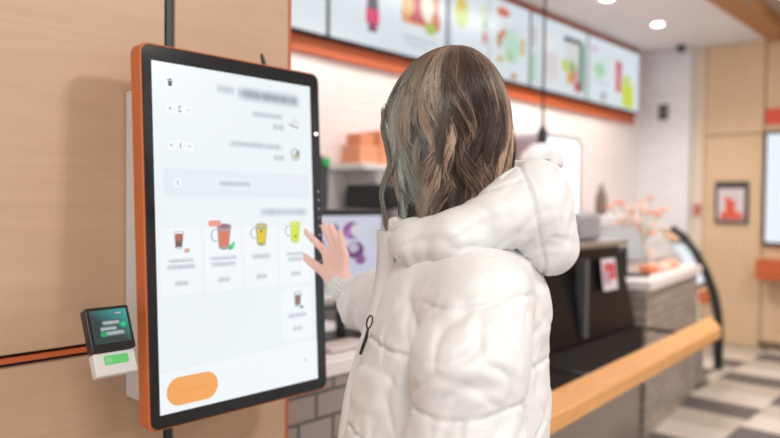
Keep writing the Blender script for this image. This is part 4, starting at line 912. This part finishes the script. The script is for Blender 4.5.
ca_ = hair.data.color_attributes.new('tone', 'FLOAT_COLOR', 'POINT'); ca_.data.foreach_set('color', rgba.ravel())
# undercoat of hair so no scalp shows
def cap_sdf(P):
    q = (P-HC.astype(np.float32))@HR; z = q[:, 2]; zz = np.clip(z, -.17, 0)
    a = .096*(1+.5*zz); bb = .084*(1+.5*zz); q2 = np.sqrt((q[:, 0]/a)**2+(q[:, 1]/bb)**2+(np.maximum(z, 0)/.118)**2+(np.minimum(z+.15, 0)/.03)**2); d = (q2-1)*.09
    face = np.maximum(np.abs(q[:, 1])-.062, np.maximum(z-.055, .03-q[:, 0])); return np.maximum(d, -face)
uv_, uf = nets(cap_sdf, HC-np.array([.14, .14, .20]), HC+np.array([.14, .14, .15]), .005)
npmesh('hair_underlayer', uv_, uf, [mat('hair_inner', (.045, .03, .022), .6, bump=.6, bscale=120)], woman)
# loose front lock that curls away over the collar
P_ = []; fr_ = MB()
HL = mat('hair_lock', (.16, .145, .12), .4); HL2 = mat('hair_lock_ash', (.30, .29, .25), .4)
for k in range(130):
    o = rng.normal(0, .0032, 3); a0 = px(386, 128, 1.14); pts_ = [px(388+rng.normal(0, 2), 110, 1.14), a0, px(390, 150, 1.135), px(391, 166, 1.13), px(384.5, 182, 1.125), px(381.5, 196, 1.12), px(384, 210, 1.12), px(386.5, 225+rng.normal(0, 3), 1.12)]
    sp_ = [np.array(p)+o*(1.4-.9*min(1, i/5)) for i, p in enumerate(pts_)]
    fine = []
    for i in range(len(sp_)-1):
        p0, p1, p2, p3 = sp_[max(i-1, 0)], sp_[i], sp_[i+1], sp_[min(i+2, len(sp_)-1)]
        for u in (0, .33, .66): fine.append(.5*((2*p1)+(-p0+p2)*u+(2*p0-5*p1+4*p2-p3)*u*u+(-p0+3*p1-3*p2+p3)*u**3))
    fine.append(sp_[-1]); n_ = len(fine); fr_.tube(fine, [.0008*(1-.7*(i/n_)**2) for i in range(n_)], HL if k % 3 else HL2, n=3, cap=False)
fr_.build('hair_lock', woman, smooth=True)
# ------------------------------------------------------------------ lights, world, camera
def area(name, loc, rot, sx, sy, e, col=(1, .96, .92)):
    l = bpy.data.lights.new(name, 'AREA'); l.shape = 'RECTANGLE'; l.size = sx; l.size_y = sy; l.energy = e; l.color = col
    o = bpy.data.objects.new(name, l); COL.objects.link(o); o.location = loc; o.rotation_euler = rot; return o
k_ = area('unseen_ceiling_light', (2.1, -1.3, 3.04), (0, 0, 0), .4, .4, 46, (1, .95, .90)); k_.rotation_euler = (Vector((.9, .9, 1.3))-k_.location).to_track_quat('-Z', 'Y').to_euler()
area('unseen_ceiling_light', (-.6, -.9, 3.06), (0, 0, 0), 1.2, .6, 74, (1, .95, .9))  # unseen soft fill, added to brighten the coat from the front left
area('unseen_ceiling_light', (4.8, .2, 3.06), (0, 0, 0), 1.2, .6, 60, (1, .93, .86))  # unseen fill added above the right of the room, no fixture built
area('counter_fill_light', (3.5, 2.4, 2.99), (0, 0, 0), 3.5, .25, 26, (1, .96, .95))  # added fill that lifts the counter area; there is no strip fixture
area('rear_fill_light', (.6, -3.4, 1.7), (math.radians(-90), 0, 0), 5, 2.6, 110, (.97, .98, 1))  # added area light out of view behind the camera; no shopfront exists
w = bpy.data.worlds.new('World'); scn.world = w; w.use_nodes = True
w.node_tree.nodes['Background'].inputs[0].default_value = (.95, .96, 1, 1); w.node_tree.nodes['Background'].inputs[1].default_value = .9
cd = bpy.data.cameras.new('Camera'); co = bpy.data.objects.new('Camera', cd); COL.objects.link(co)
cd.sensor_width = 36; cd.lens = 36*FPX/780; cd.clip_start = .05
cd.dof.use_dof = True; cd.dof.focus_distance = 1.21; cd.dof.aperture_fstop = 1.95; cd.dof.aperture_blades = 0
Mc = Matrix.Identity(4)
for i in range(3): Mc[i][0] = Rv[i]; Mc[i][1] = Uv[i]; Mc[i][2] = -Fv[i]; Mc[i][3] = CAM[i]
co.matrix_world = Mc; scn.camera = co
vs = scn.view_settings; vs.view_transform = 'Standard'; vs.look = 'None'; vs.exposure = .0; vs.gamma = 1; vs.use_curve_mapping = False
